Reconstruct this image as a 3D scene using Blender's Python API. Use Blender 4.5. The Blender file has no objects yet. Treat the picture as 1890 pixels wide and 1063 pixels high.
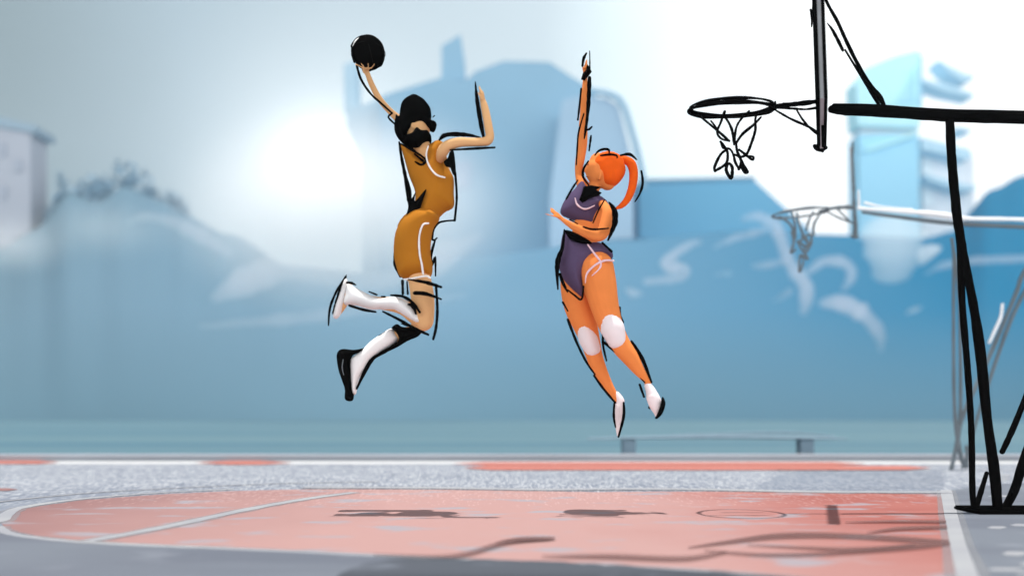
import bpy, bmesh, math, random
from mathutils import Vector, Matrix
from mathutils.geometry import delaunay_2d_cdt
random.seed(7)
R = math.radians
sc = bpy.context.scene
C = sc.collection

# ------------------------------------------------------------------ camera
FPX, HOR, EYE = 1680.0, 765.0, 0.643          # focal length in photo pixels, horizon row, eye height
cam = bpy.data.cameras.new('camera'); co = bpy.data.objects.new('camera', cam); C.objects.link(co)
co.location = (0, 0, EYE); co.rotation_euler = (R(90), 0, 0)
cam.sensor_width = 36; cam.lens = FPX / 1890 * 36
cam.shift_y = (HOR - 531.5) / 1890
cam.clip_end = 3000
cam.dof.use_dof = True; cam.dof.focus_distance = 6.3; cam.dof.aperture_fstop = 32.0 / 66.0
sc.camera = co

def P(x, y, D):
    return Vector(((x - 945) / FPX * D, D, EYE + (HOR - y) / FPX * D))
def G(x, y, z=0.0):
    D = FPX * (EYE - z) / (y - HOR)
    return Vector(((x - 945) / FPX * D, D, z))
def zm(x0, y0, s):
    return lambda pts: [(x0 + p[0] / s, y0 + p[1] / s) + tuple(v / s if i in (0, 2) else v for i, v in enumerate(p[2:])) for p in pts]

# ------------------------------------------------------------------ materials
def mat(name, col, rough=.85, var=0.0, scale=6.0, spec=.2, bump=0.0, bscale=40.0, col2=None, metallic=0.0):
    m = bpy.data.materials.new(name); m.use_nodes = True
    nt = m.node_tree; N = nt.nodes; L = nt.links
    b = N['Principled BSDF']; b.inputs['Roughness'].default_value = rough
    b.inputs['Specular IOR Level'].default_value = spec; b.inputs['Metallic'].default_value = metallic
    tc = N.new('ShaderNodeTexCoord')
    if var > 0 or col2:
        no = N.new('ShaderNodeTexNoise'); no.inputs['Scale'].default_value = scale; no.inputs['Detail'].default_value = 5
        L.new(tc.outputs['Object'], no.inputs['Vector'])
        mx = N.new('ShaderNodeMix'); mx.data_type = 'RGBA'
        c2 = col2 or tuple(min(1, c * (1 - var)) for c in col)
        mx.inputs[6].default_value = (*col, 1); mx.inputs[7].default_value = (*c2, 1)
        mr = N.new('ShaderNodeMapRange'); mr.inputs[1].default_value = .38; mr.inputs[2].default_value = .62
        L.new(no.outputs['Fac'], mr.inputs[0]); L.new(mr.outputs[0], mx.inputs[0])
        L.new(mx.outputs[2], b.inputs['Base Color'])
    else:
        b.inputs['Base Color'].default_value = (*col, 1)
    if bump > 0:
        n2 = N.new('ShaderNodeTexNoise'); n2.inputs['Scale'].default_value = bscale; n2.inputs['Detail'].default_value = 4
        L.new(tc.outputs['Object'], n2.inputs['Vector'])
        bp = N.new('ShaderNodeBump'); bp.inputs['Strength'].default_value = bump; bp.inputs['Distance'].default_value = .01
        L.new(n2.outputs['Fac'], bp.inputs['Height']); L.new(bp.outputs[0], b.inputs['Normal'])
    return m
def lin(r, g, b, k=1.0):
    f = lambda c: min(.95, k * ((c / 255) / 12.92 if c / 255 <= .04045 else ((c / 255 + .055) / 1.055) ** 2.4))
    return (f(r), f(g), f(b))
M = {}
M['ink'] = mat('ink black', (.003, .003, .003), .9, spec=.0)
M['tan'] = mat('tan skin', lin(229, 178, 126), .8, var=.06, scale=8, spec=.08)
M['orange'] = mat('orange tanned skin', lin(242, 142, 76), .8, var=.05, scale=8, spec=.05)
M['ochre'] = mat('ochre jersey cloth', lin(183, 117, 36), .9, var=.06, scale=7, spec=.05)
M['violet'] = mat('violet jersey cloth', lin(92, 78, 108), .9, var=.08, scale=7, spec=.05)
M['sock'] = mat('white knit', lin(240, 240, 240), .9, var=.05, scale=9, spec=.05)
M['pad'] = mat('white pad', lin(247, 236, 238), .9, var=.05, scale=9, spec=.05)
M['trim'] = mat('white piping', (.9, .88, .86), .8, spec=.05)
M['ptrim'] = mat('pink piping', lin(235, 205, 215), .8, spec=.05)
M['red_hair'] = mat('orange red hair', (.95, .13, .012), .8, var=.1, scale=14, spec=.05)
M['grey_metal'] = mat('grey painted steel', lin(112, 122, 128), .7, var=.15, scale=3, spec=.2)
M['board'] = mat('backboard acrylic', (.45, .47, .49), .4, var=.15, spec=.3)
M['white_paint'] = mat('white paint', (.85, .86, .88), .7, var=.05)
M['mouth'] = mat('lip', lin(150, 80, 60), .8)

# ------------------------------------------------------------------ object helpers
def link(name, me, m, parent=None, kind=None):
    o = bpy.data.objects.new(name, me); C.objects.link(o)
    if m: me.materials.append(m)
    if parent:
        o.parent = parent
        o.matrix_parent_inverse = Matrix.Translation(parent.location).inverted()
    if kind: o['kind'] = kind
    return o
def finish(bm, name, smooth=True):
    bmesh.ops.recalc_face_normals(bm, faces=bm.faces)
    me = bpy.data.meshes.new(name); bm.to_mesh(me); bm.free()
    if smooth: me.polygons.foreach_set('use_smooth', [True] * len(me.polygons))
    return me
def tag(o, label, cat, group=None, kind=None):
    o['label'] = label; o['category'] = cat
    if group: o['group'] = group
    if kind: o['kind'] = kind
    return o
def thing(name, loc, label, cat, group=None):
    o = bpy.data.objects.new(name, None); o.empty_display_size = .1; C.objects.link(o); o.location = loc
    return tag(o, label, cat, group)

def catmull(S, n=5):
    if len(S) < 3: n = max(n, 3)
    out = []
    for i in range(len(S) - 1):
        p0 = S[max(i - 1, 0)]; p1 = S[i]; p2 = S[i + 1]; p3 = S[min(i + 2, len(S) - 1)]
        for k in range(n):
            t = k / n
            out.append(tuple(.5 * ((2 * b) + (-a + c) * t + (2 * a - 5 * b + 4 * c - d) * t * t + (-a + 3 * b - 3 * c + d) * t ** 3)
                             for a, b, c, d in zip(p0, p1, p2, p3)))
    out.append(S[-1]); return out

def loft(bm, st, D, seg=16, n=4, dflt=None, cap=True, flat=1.0):
    """st = (x, y, half_width_px, depth offset m, half_depth_px); elliptical rings along a bent path"""
    S = []
    for s in st:
        dy = s[3] if len(s) > 3 else 0.0
        hd = s[4] if len(s) > 4 else s[2] * flat
        S.append((s[0], s[1], s[2], dy, hd))
    S = catmull(S, n)
    pts = []; k = D / FPX
    for s in S:
        pts.append((P(s[0], s[1], D + s[3]), max(s[2], .15) * k, max(s[4], .15) * k))
    if cap:                                               # rounded ends
        def capring(a, b):
            d = (a[0] - b[0]);
            if d.length < 1e-9: d = Vector((0, 0, 1))
            d.normalize(); r = min(a[1], a[2]); out = []
            for t in (.35, .7, .93):
                q = math.sqrt(1 - t * t); out.append((a[0] + d * r * t, a[1] * q, a[2] * q))
            out.append((a[0] + d * r, a[1] * .08, a[2] * .08)); return out
        pre = capring(pts[0], pts[1]); post = capring(pts[-1], pts[-2])
        pts = pre[::-1] + pts + post
    rings = []
    for i, (p, rw, rd) in enumerate(pts):
        a = pts[max(i - 1, 0)][0]; b = pts[min(i + 1, len(pts) - 1)][0]
        t = b - a
        if t.length < 1e-9: t = Vector((0, 0, 1))
        t.normalize()
        n1 = Vector((t.z, 0, -t.x))
        if n1.length < .05: n1 = Vector((1, 0, 0))
        n1.normalize(); n2 = t.cross(n1).normalized()
        rings.append([bm.verts.new(p + n1 * (rw * math.cos(2 * math.pi * j / seg)) + n2 * (rd * math.sin(2 * math.pi * j / seg))) for j in range(seg)])
    for r0, r1 in zip(rings, rings[1:]):
        for j in range(seg): bm.faces.new((r0[j], r0[(j + 1) % seg], r1[(j + 1) % seg], r1[j]))
    bm.faces.new(rings[0]); bm.faces.new(rings[-1][::-1])

def resample(poly, step, smooth=True):
    pts = [tuple(p[:2]) for p in poly]
    if smooth:
        n = len(pts); out = []
        for i in range(n):
            p0, p1, p2, p3 = pts[i - 1], pts[i], pts[(i + 1) % n], pts[(i + 2) % n]
            d = math.dist(p1, p2); kk = max(1, int(d / step))
            for k in range(kk):
                t = k / kk
                out.append(tuple(.5 * ((2 * b) + (-a + c) * t * .8 + (2 * a * .8 + (-6 + 1.2 * .8 + .04) * 0 - 0) * 0) if False else
                                 .5 * ((2 * b) + (-a + c) * t + (2 * a - 5 * b + 4 * c - d_) * t * t + (-a + 3 * b - 3 * c + d_) * t ** 3)
                                 for a, b, c, d_ in zip(p0, p1, p2, p3)))
        return out
    out = []
    for i in range(len(pts)):
        a, b = pts[i], pts[(i + 1) % len(pts)]; kk = max(1, int(math.dist(a, b) / step))
        for k in range(kk): out.append((a[0] + (b[0] - a[0]) * k / kk, a[1] + (b[1] - a[1]) * k / kk))
    return out

def puff(bm, poly, D, T, Rf=None, step=3.0, dy=0.0, dyf=None, smooth=True):
    """a rounded solid whose outline is poly (photo px at distance D) and half thickness T px"""
    B = resample(poly, step, smooth)
    xs = [p[0] for p in B]; ys = [p[1] for p in B]
    Rf = Rf or T
    def dist(x, y):
        m = 1e9
        for i in range(len(B)):
            ax, ay = B[i]; bx, by = B[(i + 1) % len(B)]
            vx, vy = bx - ax, by - ay; L2 = vx * vx + vy * vy or 1e-9
            t = max(0, min(1, ((x - ax) * vx + (y - ay) * vy) / L2))
            m = min(m, (x - ax - t * vx) ** 2 + (y - ay - t * vy) ** 2)
        return math.sqrt(m)
    def inside(x, y):
        c = False
        for i in range(len(B)):
            ax, ay = B[i]; bx, by = B[i - 1]
            if (ay > y) != (by > y) and x < (bx - ax) * (y - ay) / (by - ay) + ax: c = not c
        return c
    inn = []
    y = min(ys) + step * .5; row = 0
    while y < max(ys):
        x = min(xs) + step * (.5 + .5 * (row % 2))
        while x < max(xs):
            if inside(x, y) and dist(x, y) > step * .45: inn.append((x, y))
            x += step
        y += step; row += 1
    nb = len(B)
    vv = [Vector(p) for p in B + inn]
    V, E, F, ov, oe, of = delaunay_2d_cdt(vv, [(i, (i + 1) % nb) for i in range(nb)], [], 1, 1e-6)
    k = 1 / FPX; fr = []; bk = []
    for i, v in enumerate(V):
        d = dist(v.x, v.y); q = min(d / Rf, 1.0); h = T * math.sqrt(max(0, 1 - (1 - q) ** 2)) * D * k
        if d < .02: h = 0
        o = dy + (dyf(v.x, v.y) if dyf else 0)
        base = P(v.x, v.y, D + o)
        if h == 0:
            q = bm.verts.new(base); fr.append(q); bk.append(q)
        else:
            fr.append(bm.verts.new(base - Vector((0, h, 0)))); bk.append(bm.verts.new(base + Vector((0, h, 0))))
    for f in F:
        try: bm.faces.new([fr[i] for i in f])
        except ValueError: pass
        bf = [bk[i] for i in f][::-1]
        if any(a is not b for a, b in zip(bf[::-1], [fr[i] for i in f])):
            try: bm.faces.new(bf)
            except ValueError: pass

def remesh(bm, name, voxel=.008, it=4):
    me = finish(bm, name + '_tmp'); o = bpy.data.objects.new(name + '_tmp', me); C.objects.link(o)
    r = o.modifiers.new('r', 'REMESH'); r.mode = 'VOXEL'; r.voxel_size = voxel; r.use_smooth_shade = True
    s = o.modifiers.new('s', 'SMOOTH'); s.factor = .5; s.iterations = it
    dg = bpy.context.evaluated_depsgraph_get()
    new = bpy.data.meshes.new_from_object(o.evaluated_get(dg), depsgraph=dg)
    bpy.data.objects.remove(o); bpy.data.meshes.remove(me)
    new.name = name; new.materials.clear()
    new.polygons.foreach_set('use_smooth', [True] * len(new.polygons))
    return new

def strokes(name, lst, D, m, parent, dy=0.0, label=None, rough=.12, wk=None):
    """tapered rods following a contour: lst of point lists (x, y, half_width)"""
    wk = wk or (1.18 if 'outline' in name else 1.55 if name.startswith('net') else 1.0)
    bm = bmesh.new()
    for S in lst:
        S2 = []
        for i, s in enumerate(catmull([(p[0], p[1], p[2]) for p in S], 5)):
            S2.append((s[0], s[1], max(.5, s[2] * wk * (1 + rough * random.uniform(-1, 1)))))
        o = S[0][3] if len(S[0]) > 3 else 0
        loft(bm, [(s[0], s[1], s[2], dy + o) for s in S2], D, seg=8, n=1)
    ob = link(name, finish(bm, name), m, parent)
    if label: ob['label'] = label
    return ob
def puffs(name, lst, D, T, m, parent, dy=0.0, step=2.5, Rf=None, smooth=True):
    bm = bmesh.new()
    for p in lst: puff(bm, p, D, T, Rf=Rf, step=step, dy=dy, smooth=smooth)
    return link(name, finish(bm, name), m, parent)

# ================================================================== THE GROUND AND THE COURT
CK = .95
def court_mat(name, base, dark, speck, wear, k_speck=.5, wear_amt=.5, streak=(1.0, 3.0), tone_run=None):
    m = bpy.data.materials.new(name); m.use_nodes = True; nt = m.node_tree; N = nt.nodes; L = nt.links
    b = N['Principled BSDF']; b.inputs['Roughness'].default_value = .9; b.inputs['Specular IOR Level'].default_value = .1
    tc = N.new('ShaderNodeTexCoord')
    def noise(scale, sx, sy, det=4, rough=.5):
        mp = N.new('ShaderNodeMapping'); mp.inputs['Scale'].default_value = (sx, sy, 1)
        no = N.new('ShaderNodeTexNoise'); no.inputs['Scale'].default_value = scale; no.inputs['Detail'].default_value = det
        no.inputs['Roughness'].default_value = rough
        L.new(tc.outputs['Object'], mp.inputs[0]); L.new(mp.outputs[0], no.inputs['Vector']); return no.outputs['Fac']
    def rng(s, a, c, lo=0, hi=1):
        mr = N.new('ShaderNodeMapRange'); mr.inputs[1].default_value = a; mr.inputs[2].default_value = c
        mr.inputs[3].default_value = lo; mr.inputs[4].default_value = hi; L.new(s, mr.inputs[0]); return mr.outputs[0]
    def mix(f, a, c):
        a = tuple(v * CK for v in a) if isinstance(a, tuple) else a; c = tuple(v * CK for v in c) if isinstance(c, tuple) else c
        mx = N.new('ShaderNodeMix'); mx.data_type = 'RGBA'; L.new(f, mx.inputs[0])
        for i, v in ((6, a), (7, c)):
            if isinstance(v, tuple): mx.inputs[i].default_value = (*v, 1)
            else: L.new(v, mx.inputs[i])
        return mx.outputs[2]
    c = mix(rng(noise(.55, streak[0], streak[1], 3), .4, .62), base, dark)
    c = mix(rng(noise(3.2, .7, 1.0, 4), .60, .70, 0, wear_amt), c, wear)
    if tone_run:                                              # paint paler in the middle, darker to the west
        sp = N.new('ShaderNodeSeparateXYZ'); L.new(tc.outputs['Object'], sp.inputs[0])
        ad = N.new('ShaderNodeMath'); ad.operation = 'MULTIPLY_ADD'; ad.inputs[1].default_value = 2.2
        L.new(noise(.7, 1, .8, 4), ad.inputs[0]); L.new(sp.outputs[0], ad.inputs[2])
        c = mix(rng(ad.outputs[0], 3.7, 1.7, 0, tone_run[1]), c, tone_run[0]); c = mix(rng(ad.outputs[0], .2, -2.2, 0, .85), c, tone_run[2])
        c = mix(rng(noise(2.4, .8, 1.5, 3), .57, .66, 0, .75), c, (.30, .31, .35))
    mp = N.new('ShaderNodeMapping'); mp.inputs['Scale'].default_value = (95, 13, 1); L.new(tc.outputs['Object'], mp.inputs[0])
    vo = N.new('ShaderNodeTexVoronoi'); vo.inputs['Scale'].default_value = 1.0; L.new(mp.outputs[0], vo.inputs['Vector'])
    sc_ = N.new('ShaderNodeSeparateColor'); L.new(vo.outputs['Color'], sc_.inputs[0])
    sp2 = N.new('ShaderNodeSeparateXYZ'); L.new(tc.outputs['Object'], sp2.inputs[0])
    den = rng(sp2.outputs[1], 6.3, 8.4, 0.0, .40)                     # loose pale grit, thicker toward the far side
    th_ = N.new('ShaderNodeMath'); th_.operation = 'LESS_THAN'; L.new(sc_.outputs[0], th_.inputs[0]); L.new(den, th_.inputs[1])
    ml = N.new('ShaderNodeMath'); ml.operation = 'MULTIPLY'; ml.inputs[1].default_value = k_speck; L.new(th_.outputs[0], ml.inputs[0])
    c = mix(ml.outputs[0], c, speck)
    L.new(c, b.inputs['Base Color'])
    return m
# one far ground sheet, bluish, reaching the hills
def ground_mat():
    m = bpy.data.materials.new('far ground'); m.use_nodes = True; nt = m.node_tree; N = nt.nodes; L = nt.links
    b = N['Principled BSDF']; b.inputs['Roughness'].default_value = .8; b.inputs['Specular IOR Level'].default_value = .1
    tc = N.new('ShaderNodeTexCoord'); mp = N.new('ShaderNodeMapping'); mp.inputs['Scale'].default_value = (.02, .17, 1)
    no = N.new('ShaderNodeTexNoise'); no.inputs['Scale'].default_value = 1.6; no.inputs['Detail'].default_value = 2
    L.new(tc.outputs['Object'], mp.inputs[0]); L.new(mp.outputs[0], no.inputs['Vector'])
    cr = N.new('ShaderNodeValToRGB'); L.new(no.outputs['Fac'], cr.inputs[0])
    cr.color_ramp.elements[0].position = .38; cr.color_ramp.elements[0].color = (.082, .165, .215, 1)
    cr.color_ramp.elements[1].position = .62; cr.color_ramp.elements[1].color = (.115, .20, .235, 1)
    L.new(cr.outputs[0], b.inputs['Base Color']); return m
def sheet(name, pts, m, z, kind='structure', smooth=False, step=8, thick=0.0):
    bm = bmesh.new()
    vs = [bm.verts.new((p[0], p[1], z)) for p in pts]
    f = bm.faces.new(vs)
    if f.normal.z < 0: f.normal_flip()
    bm.normal_update()
    if f.normal.z < 0: bmesh.ops.reverse_faces(bm, faces=[f])
    me = bpy.data.meshes.new(name); bm.to_mesh(me); bm.free()
    return link(name, me, m, kind=kind)
sheet('ground', [(-480, -15), (480, -15), (480, 480), (-480, 480)], ground_mat(), -.02)
m_asph = court_mat('worn court asphalt', (.225, .25, .30), (.185, .21, .26), (.54, .56, .59), (.32, .34, .37), .7, .4)
sheet('court', [(-22, -6), (22, -6), (22, 12.55), (-22, 12.55)], m_asph, 0.0)
# raised kerb along the far side
bm = bmesh.new()
bmesh.ops.create_cube(bm, size=1, matrix=Matrix.Translation((0, 12.85, .025)) @ Matrix.Diagonal((60, .5, .11, 1)))
bmesh.ops.bevel(bm, geom=[e for e in bm.edges], offset=.012, segments=2, affect='EDGES')
link('kerb', finish(bm, 'kerb', False), mat('pale concrete kerb', (.36, .38, .42), .9, var=.12, scale=.6), kind='structure')
m_asph2 = court_mat('older grey blue asphalt', (.165, .185, .22), (.135, .15, .185), (.24, .26, .29), (.24, .26, .30), .2, .5)
def gpoly(pts, m, z, name):
    return sheet(name, [(G(*p).x, G(*p).y) for p in pts], m, z)
def wob(pts, step=12, amp=1.0):
    out = []
    for p in resample(pts, step, False):
        k = (p[1] - 840) / 220
        out.append((p[0] + random.uniform(-1, 1) * amp * 3 * k, p[1] + random.uniform(-1, 1) * amp * k))
    return out
m_red = court_mat('red court paint', (.37, .135, .115), (.33, .11, .095), (.60, .42, .40), (.33, .30, .32), .35, .6, tone_run=((.43, .265, .25), .95, (.23, .125, .125)))
m_red2 = court_mat('bright red court paint', (.48, .175, .145), (.45, .16, .13), (.55, .35, .3), (.5, .25, .2), .12, .3)
m_line = court_mat('white court paint', (.36, .37, .39), (.31, .32, .35), (.45, .46, .48), (.28, .29, .32), .3, .4)
m_dark = court_mat('painted shadow asphalt', (.085, .095, .115), (.065, .073, .09), (.12, .13, .15), (.17, .19, .23), .2, .8, streak=(.5, 4))  # dark tone stands in for a cast shadow
key_top = [(-30, 966), (-22, 952), (20, 941), (70, 930), (150, 922), (300, 911), (430, 905), (560, 902), (700, 902), (900, 904), (1100, 907), (1300, 906), (1500, 908), (1745, 911)]
key_bot = [(1778, 1063), (1800, 1110), (1500, 1068), (1300, 1052), (1100, 1041), (900, 1033), (640, 1022), (400, 1011), (250, 1005), (140, 999), (60, 991), (0, 980)]
gpoly(wob([(2, 965), (14, 950), (45, 938), (150, 923), (300, 912), (430, 906), (560, 903), (700, 903), (900, 905), (1100, 908), (1300, 907), (1500, 909), (1745, 912),
           (1778, 1063), (1795, 1140), (1500, 1068), (1300, 1052), (1100, 1041), (900, 1033), (640, 1021), (400, 1009), (250, 1003), (140, 997), (60, 989), (15, 979)]), m_red, .0022, 'key_paint')
gpoly([(-900, 955), (-200, 960), (0, 985), (140, 1003), (400, 1014), (640, 1024), (900, 1038), (1100, 1046), (1300, 1057), (1500, 1074), (1700, 1098), (1700, 1500), (-900, 1500)], m_asph2, .0035, 'older_asphalt')
gpoly([(1752, 905), (1850, 893), (2100, 880), (3000, 880), (3000, 1400), (1880, 1400), (1788, 1063)], m_asph2, .0035, 'older_asphalt')
m_soft = m_line.copy(); m_soft.name = 'thin white overspray'; m_soft.node_tree.nodes['Principled BSDF'].inputs['Alpha'].default_value = .4
def line(pts, w, name='court_line', z=.004, m=None):
    line0(pts, w * .8, name, z, m); line0(pts, w * 1.5, 'paint_overspray', z - .0006, m_soft)
def line0(pts, w, name='court_line', z=.004, m=None):
    # pts in photo px, w = width in metres
    Q = [G(*p) for p in pts]; Lf = []; Rt = []
    for i, q in enumerate(Q):
        t = (Q[min(i + 1, len(Q) - 1)] - Q[max(i - 1, 0)]).normalized(); n = Vector((-t.y, t.x, 0))
        ww = w * random.uniform(.85, 1.15) / 2
        Lf.append(q + n * ww); Rt.append(q - n * ww)
    bm = bmesh.new()
    a = [bm.verts.new((v.x, v.y, z)) for v in Lf]; b = [bm.verts.new((v.x, v.y, z)) for v in Rt]
    for i in range(len(a) - 1): bm.faces.new((a[i], b[i], b[i + 1], a[i + 1]))
    bmesh.ops.recalc_face_normals(bm, faces=bm.faces)
    bm.normal_update()
    if bm.faces[:][0].normal.z < 0: bmesh.ops.reverse_faces(bm, faces=bm.faces[:])
    me = bpy.data.meshes.new(name); bm.to_mesh(me); bm.free()
    return link(name, me, m or m_line, kind='structure')
def spl(pts, n=8): return [p for p in catmull(pts, n)]
line(spl([(-60, 970), (0, 962), (14, 948), (45, 936), (150, 921), (300, 909), (430, 903)]), .10)
line(spl([(-5, 972), (15, 984), (60, 992), (140, 1000), (250, 1006), (400, 1012), (640, 1023), (900, 1036), (1100, 1044), (1300, 1055), (1500, 1072), (1700, 1092)]), .075)
line([(1746, 905), (1755, 950), (1768, 1005), (1785, 1063), (1800, 1110)], .105, z=.0052)
line(spl([(160, 1000), (300, 974), (450, 942), (560, 922), (655, 909)]), .11, z=.0052)
line(spl([(-40, 934), (0, 926), (150, 911), (300, 902), (500, 893), (700, 889)]), .05)
line(spl([(560, 900), (800, 901), (1000, 904), (1150, 903), (1300, 904), (1500, 908), (1745, 909)]), .20, z=.0064)
# far boundary line and red strips
def band(x0, x1, y0, y1, m, z, name, taper=40):
    pts = [(x0, (y0 + y1) / 2), (x0 + taper, y0)]
    pts += [(x0 + taper + (x1 - x0 - 2 * taper) * i / 12, y0) for i in range(1, 13)] + [(x1, (y0 + y1) / 2), (x1 - taper, y1)]
    pts += [(x1 - taper - (x1 - x0 - 2 * taper) * i / 12, y1) for i in range(1, 13)]
    return gpoly(pts, m, z, name)
gpoly([(-900, 851.6), (2800, 851.6), (2800, 856), (-900, 856)], mat('fresh white paint', (.66, .67, .68), .9, var=.1, scale=.4), .004, 'court_line')
band(-500, 110, 850.8, 856.5, m_red2, .008, 'red_paint_strip')
band(360, 540, 851, 858, m_red2, .008, 'red_paint_strip', 60)
band(835, 1600, 853.3, 859.3, m_red2, .008, 'red_paint_strip', 60)
band(855, 1720, 860, 868, m_red2, .008, 'red_paint_strip', 50)
band(-400, 34, 901, 906, m_red, .004, 'red_paint_strip', 20)
# foreground shadow painted as a dark strip
gpoly(wob([(630, 1063), (680, 1040), (760, 1033), (1000, 1037), (1100, 1044), (1300, 1056), (1500, 1073), (1600, 1100), (1600, 1250), (500, 1250), (560, 1110)], 20, 1.5), m_dark, .0085, 'shadow_patch')
# court beyond the lane: light scuffs
random.seed(3)
for i in range(26):
    x = random.uniform(1790, 2000); y = random.uniform(872, 1060); k = (y - 765) / 180
    if x - 1750 < (y - 905) * .35 + 20: continue
    w = random.uniform(10, 26) * k; h = random.uniform(1.2, 3.0) * k
    gpoly([(x - w, y), (x - w * .5, y - h), (x + w * .7, y - h * .8), (x + w, y), (x + w * .3, y + h), (x - w * .6, y + h * .7)], m_line, .0045, 'paint_scuff')

# wavy brown shadow streaks painted over the court
m_asph3 = court_mat('blue grey asphalt', (.19, .22, .275), (.165, .19, .24), (.45, .47, .5), (.22, .25, .3), .5, .4)
gpoly(wob([(1385, 905), (1430, 880), (1470, 869), (1600, 867), (1738, 868), (1744, 911), (1500, 909), (1385, 906)], 10, .5), m_asph3, .0012, 'older_asphalt')
m_shadow = bpy.data.materials.new('brown painted shadow'); m_shadow.use_nodes = True  # see-through brown that paints cast shadows on the court
_b = m_shadow.node_tree.nodes['Principled BSDF']; _b.inputs['Base Color'].default_value = (.16, .075, .07, 1); _b.inputs['Roughness'].default_value = .9; _b.inputs['Alpha'].default_value = .42
def shadow_streak(pts, z=.020):
    S = catmull(pts, 8)
    for kk, dz in ((1.0, 0), (.62, .002)):
      a = [(s[0], s[1] - s[2] * kk * 1.15) for s in S]; b = [(s[0], s[1] + s[2] * kk * 1.15) for s in S][::-1]
      gpoly(a + b, m_shadow, z + dz * .15, 'painted_shadow')
for _i, q in enumerate(([(1270, 1013, 1), (1340, 1003, 3.5), (1440, 991, 5.5), (1560, 991, 5), (1680, 998, 5), (1752, 1001, 2)],
          [(1300, 1018, 1), (1400, 1026, 2.5), (1500, 1025, 3), (1600, 1019, 4), (1700, 1010, 5), (1754, 1006, 2)],
          [(1380, 1008, .8), (1480, 1013, 2), (1580, 1016, 3), (1690, 1009, 2)],
          [(1560, 966, .8), (1650, 964.5, 2), (1746, 965, 2.5)],
          [(1600, 986, .8), (1660, 978, 3), (1748, 975, 3)],
          [(1000, 1030, 1), (1120, 1030, 4), (1260, 1034, 4), (1340, 1022, 2)],
          [(690, 1027, 1), (800, 1031, 2.5), (860, 1026, 4), (940, 1003, 4), (1025, 997, 1)],
          [(915, 1005, 1), (960, 999, 4), (1010, 997, 3), (1024, 996, 1)])):
    shadow_streak(q, .010 + .0006 * _i)

# ================================================================== THE MAN
D = 6.0
A1 = zm(560, 40, 2.6575); A2 = zm(560, 400, 2.6575)
base = G(700, 945)
man = thing('person', (P(770, 945, D).x, D, 0), 'bearded man in ochre kit and long white socks leaping with the ball held high', 'person', 'basketball players in the air')
bm = bmesh.new()
def lf(st, **k): loft(bm, st, D, **k)
# torso, hips
lf(A1([(600, 672, 40, .0, 34), (612, 700, 84, .0, 56), (625, 740, 96, 0, 70), (642, 800, 82, 0, 66), (630, 880, 72, 0, 58), (592, 960, 60, 0, 56)]) + A2([(540, 120, 84, 0, 66), (545, 200, 78, 0, 64), (555, 270, 68, 0, 60)]))
# neck and head
lf(A1([(600, 650, 40, 0), (580, 600, 38, 0), (565, 560, 40, 0)]))
lf(A1([(560, 590, 40, 0), (562, 545, 58, 0, 52), (560, 480, 66, 0, 60), (556, 420, 60, 0, 56), (552, 408, 26, 0, 26)]))
lf(A1([(612, 508, 9, 0), (632, 517, 10, 0), (638, 525, 7, 0)]), n=2)            # nose
lf(A1([(535, 500, 10, -.07), (537, 520, 8, -.075)]), n=2)                       # ear
# far arm holding the ball up
lf(A1([(560, 600, 40, .12), (505, 520, 30, .17), (470, 482, 22, .17), (425, 440, 17, .15), (375, 383, 16, .10), (335, 310, 15, .05), (310, 245, 13, .0), (302, 232, 13, 0)]))
# hand under the ball: palm and five fingers closing on it
lf(A1([(303, 245, 15, .0, 12), (305, 232, 18, .0, 16), (310, 224, 18, 0, 18)]))
for f in ([(300, 232, 5, -.02), (288, 226, 5, -.06), (268, 215, 5, -.085), (255, 211, 4.5, -.09)],
          [(306, 234, 5, -.03), (300, 232, 5, -.07), (292, 218, 5, -.105), (284, 207, 4.5, -.118)],
          [(314, 234, 5, -.03), (318, 232, 5, -.07), (318, 218, 5, -.105), (316, 205, 4.5, -.12)],
          [(318, 230, 5, -.01), (334, 228, 5, -.05), (345, 214, 4.5, -.085), (350, 209, 4, -.10)],
          [(318, 232, 5.5, .02), (338, 230, 5.5, .06), (352, 214, 5, .085)]):
    lf(A1(f), n=3, seg=10)
# near arm: shoulder, upper arm, elbow, forearm
lf(A1([(672, 672, 22, -.10), (682, 640, 28, -.17), (705, 612, 27, -.20), (760, 593, 24, -.22), (830, 592, 21, -.22), (880, 590, 21, -.22), (903, 586, 22, -.22), (915, 565, 21, -.22),
       (908, 520, 21, -.22), (896, 455, 20, -.22), (886, 410, 18, -.22), (879, 388, 14, -.22)]))
# open hand held on edge: palm, four fingers, thumb
lf(A1([(880, 400, 12, -.22, 15), (877, 375, 13, -.22, 24), (873, 352, 12, -.22, 24)]))
for dy, l in ((-.252, 30), (-.232, 38), (-.211, 36), (-.192, 26)):
    lf(A1([(873, 356, 5.2, dy), (869, 356 - l * .5, 5, dy), (862, 356 - l, 4.4, dy)]), n=3, seg=10)
lf(A1([(876, 385, 6, -.262), (868, 368, 5.5, -.275), (858, 350, 5, -.278)]), n=3, seg=10)
# near leg: thigh, knee, shin folded back, foot
lf(A2([(560, 255, 46, -.04), (572, 310, 54, -.07), (585, 400, 57, -.10), (597, 470, 46, -.10), (600, 515, 38, -.10), (590, 528, 34, -.10)]))
lf(A2([(597, 512, 36, -.10), (560, 500, 37, -.10), (500, 450, 38, -.10), (440, 430, 36, -.10), (370, 423, 30, -.10), (300, 405, 26, -.10), (230, 382, 24, -.10)]))
lf(A2([(225, 345, 18, -.10), (212, 375, 26, -.10), (195, 430, 20, -.10), (175, 470, 13, -.10)]))
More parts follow.
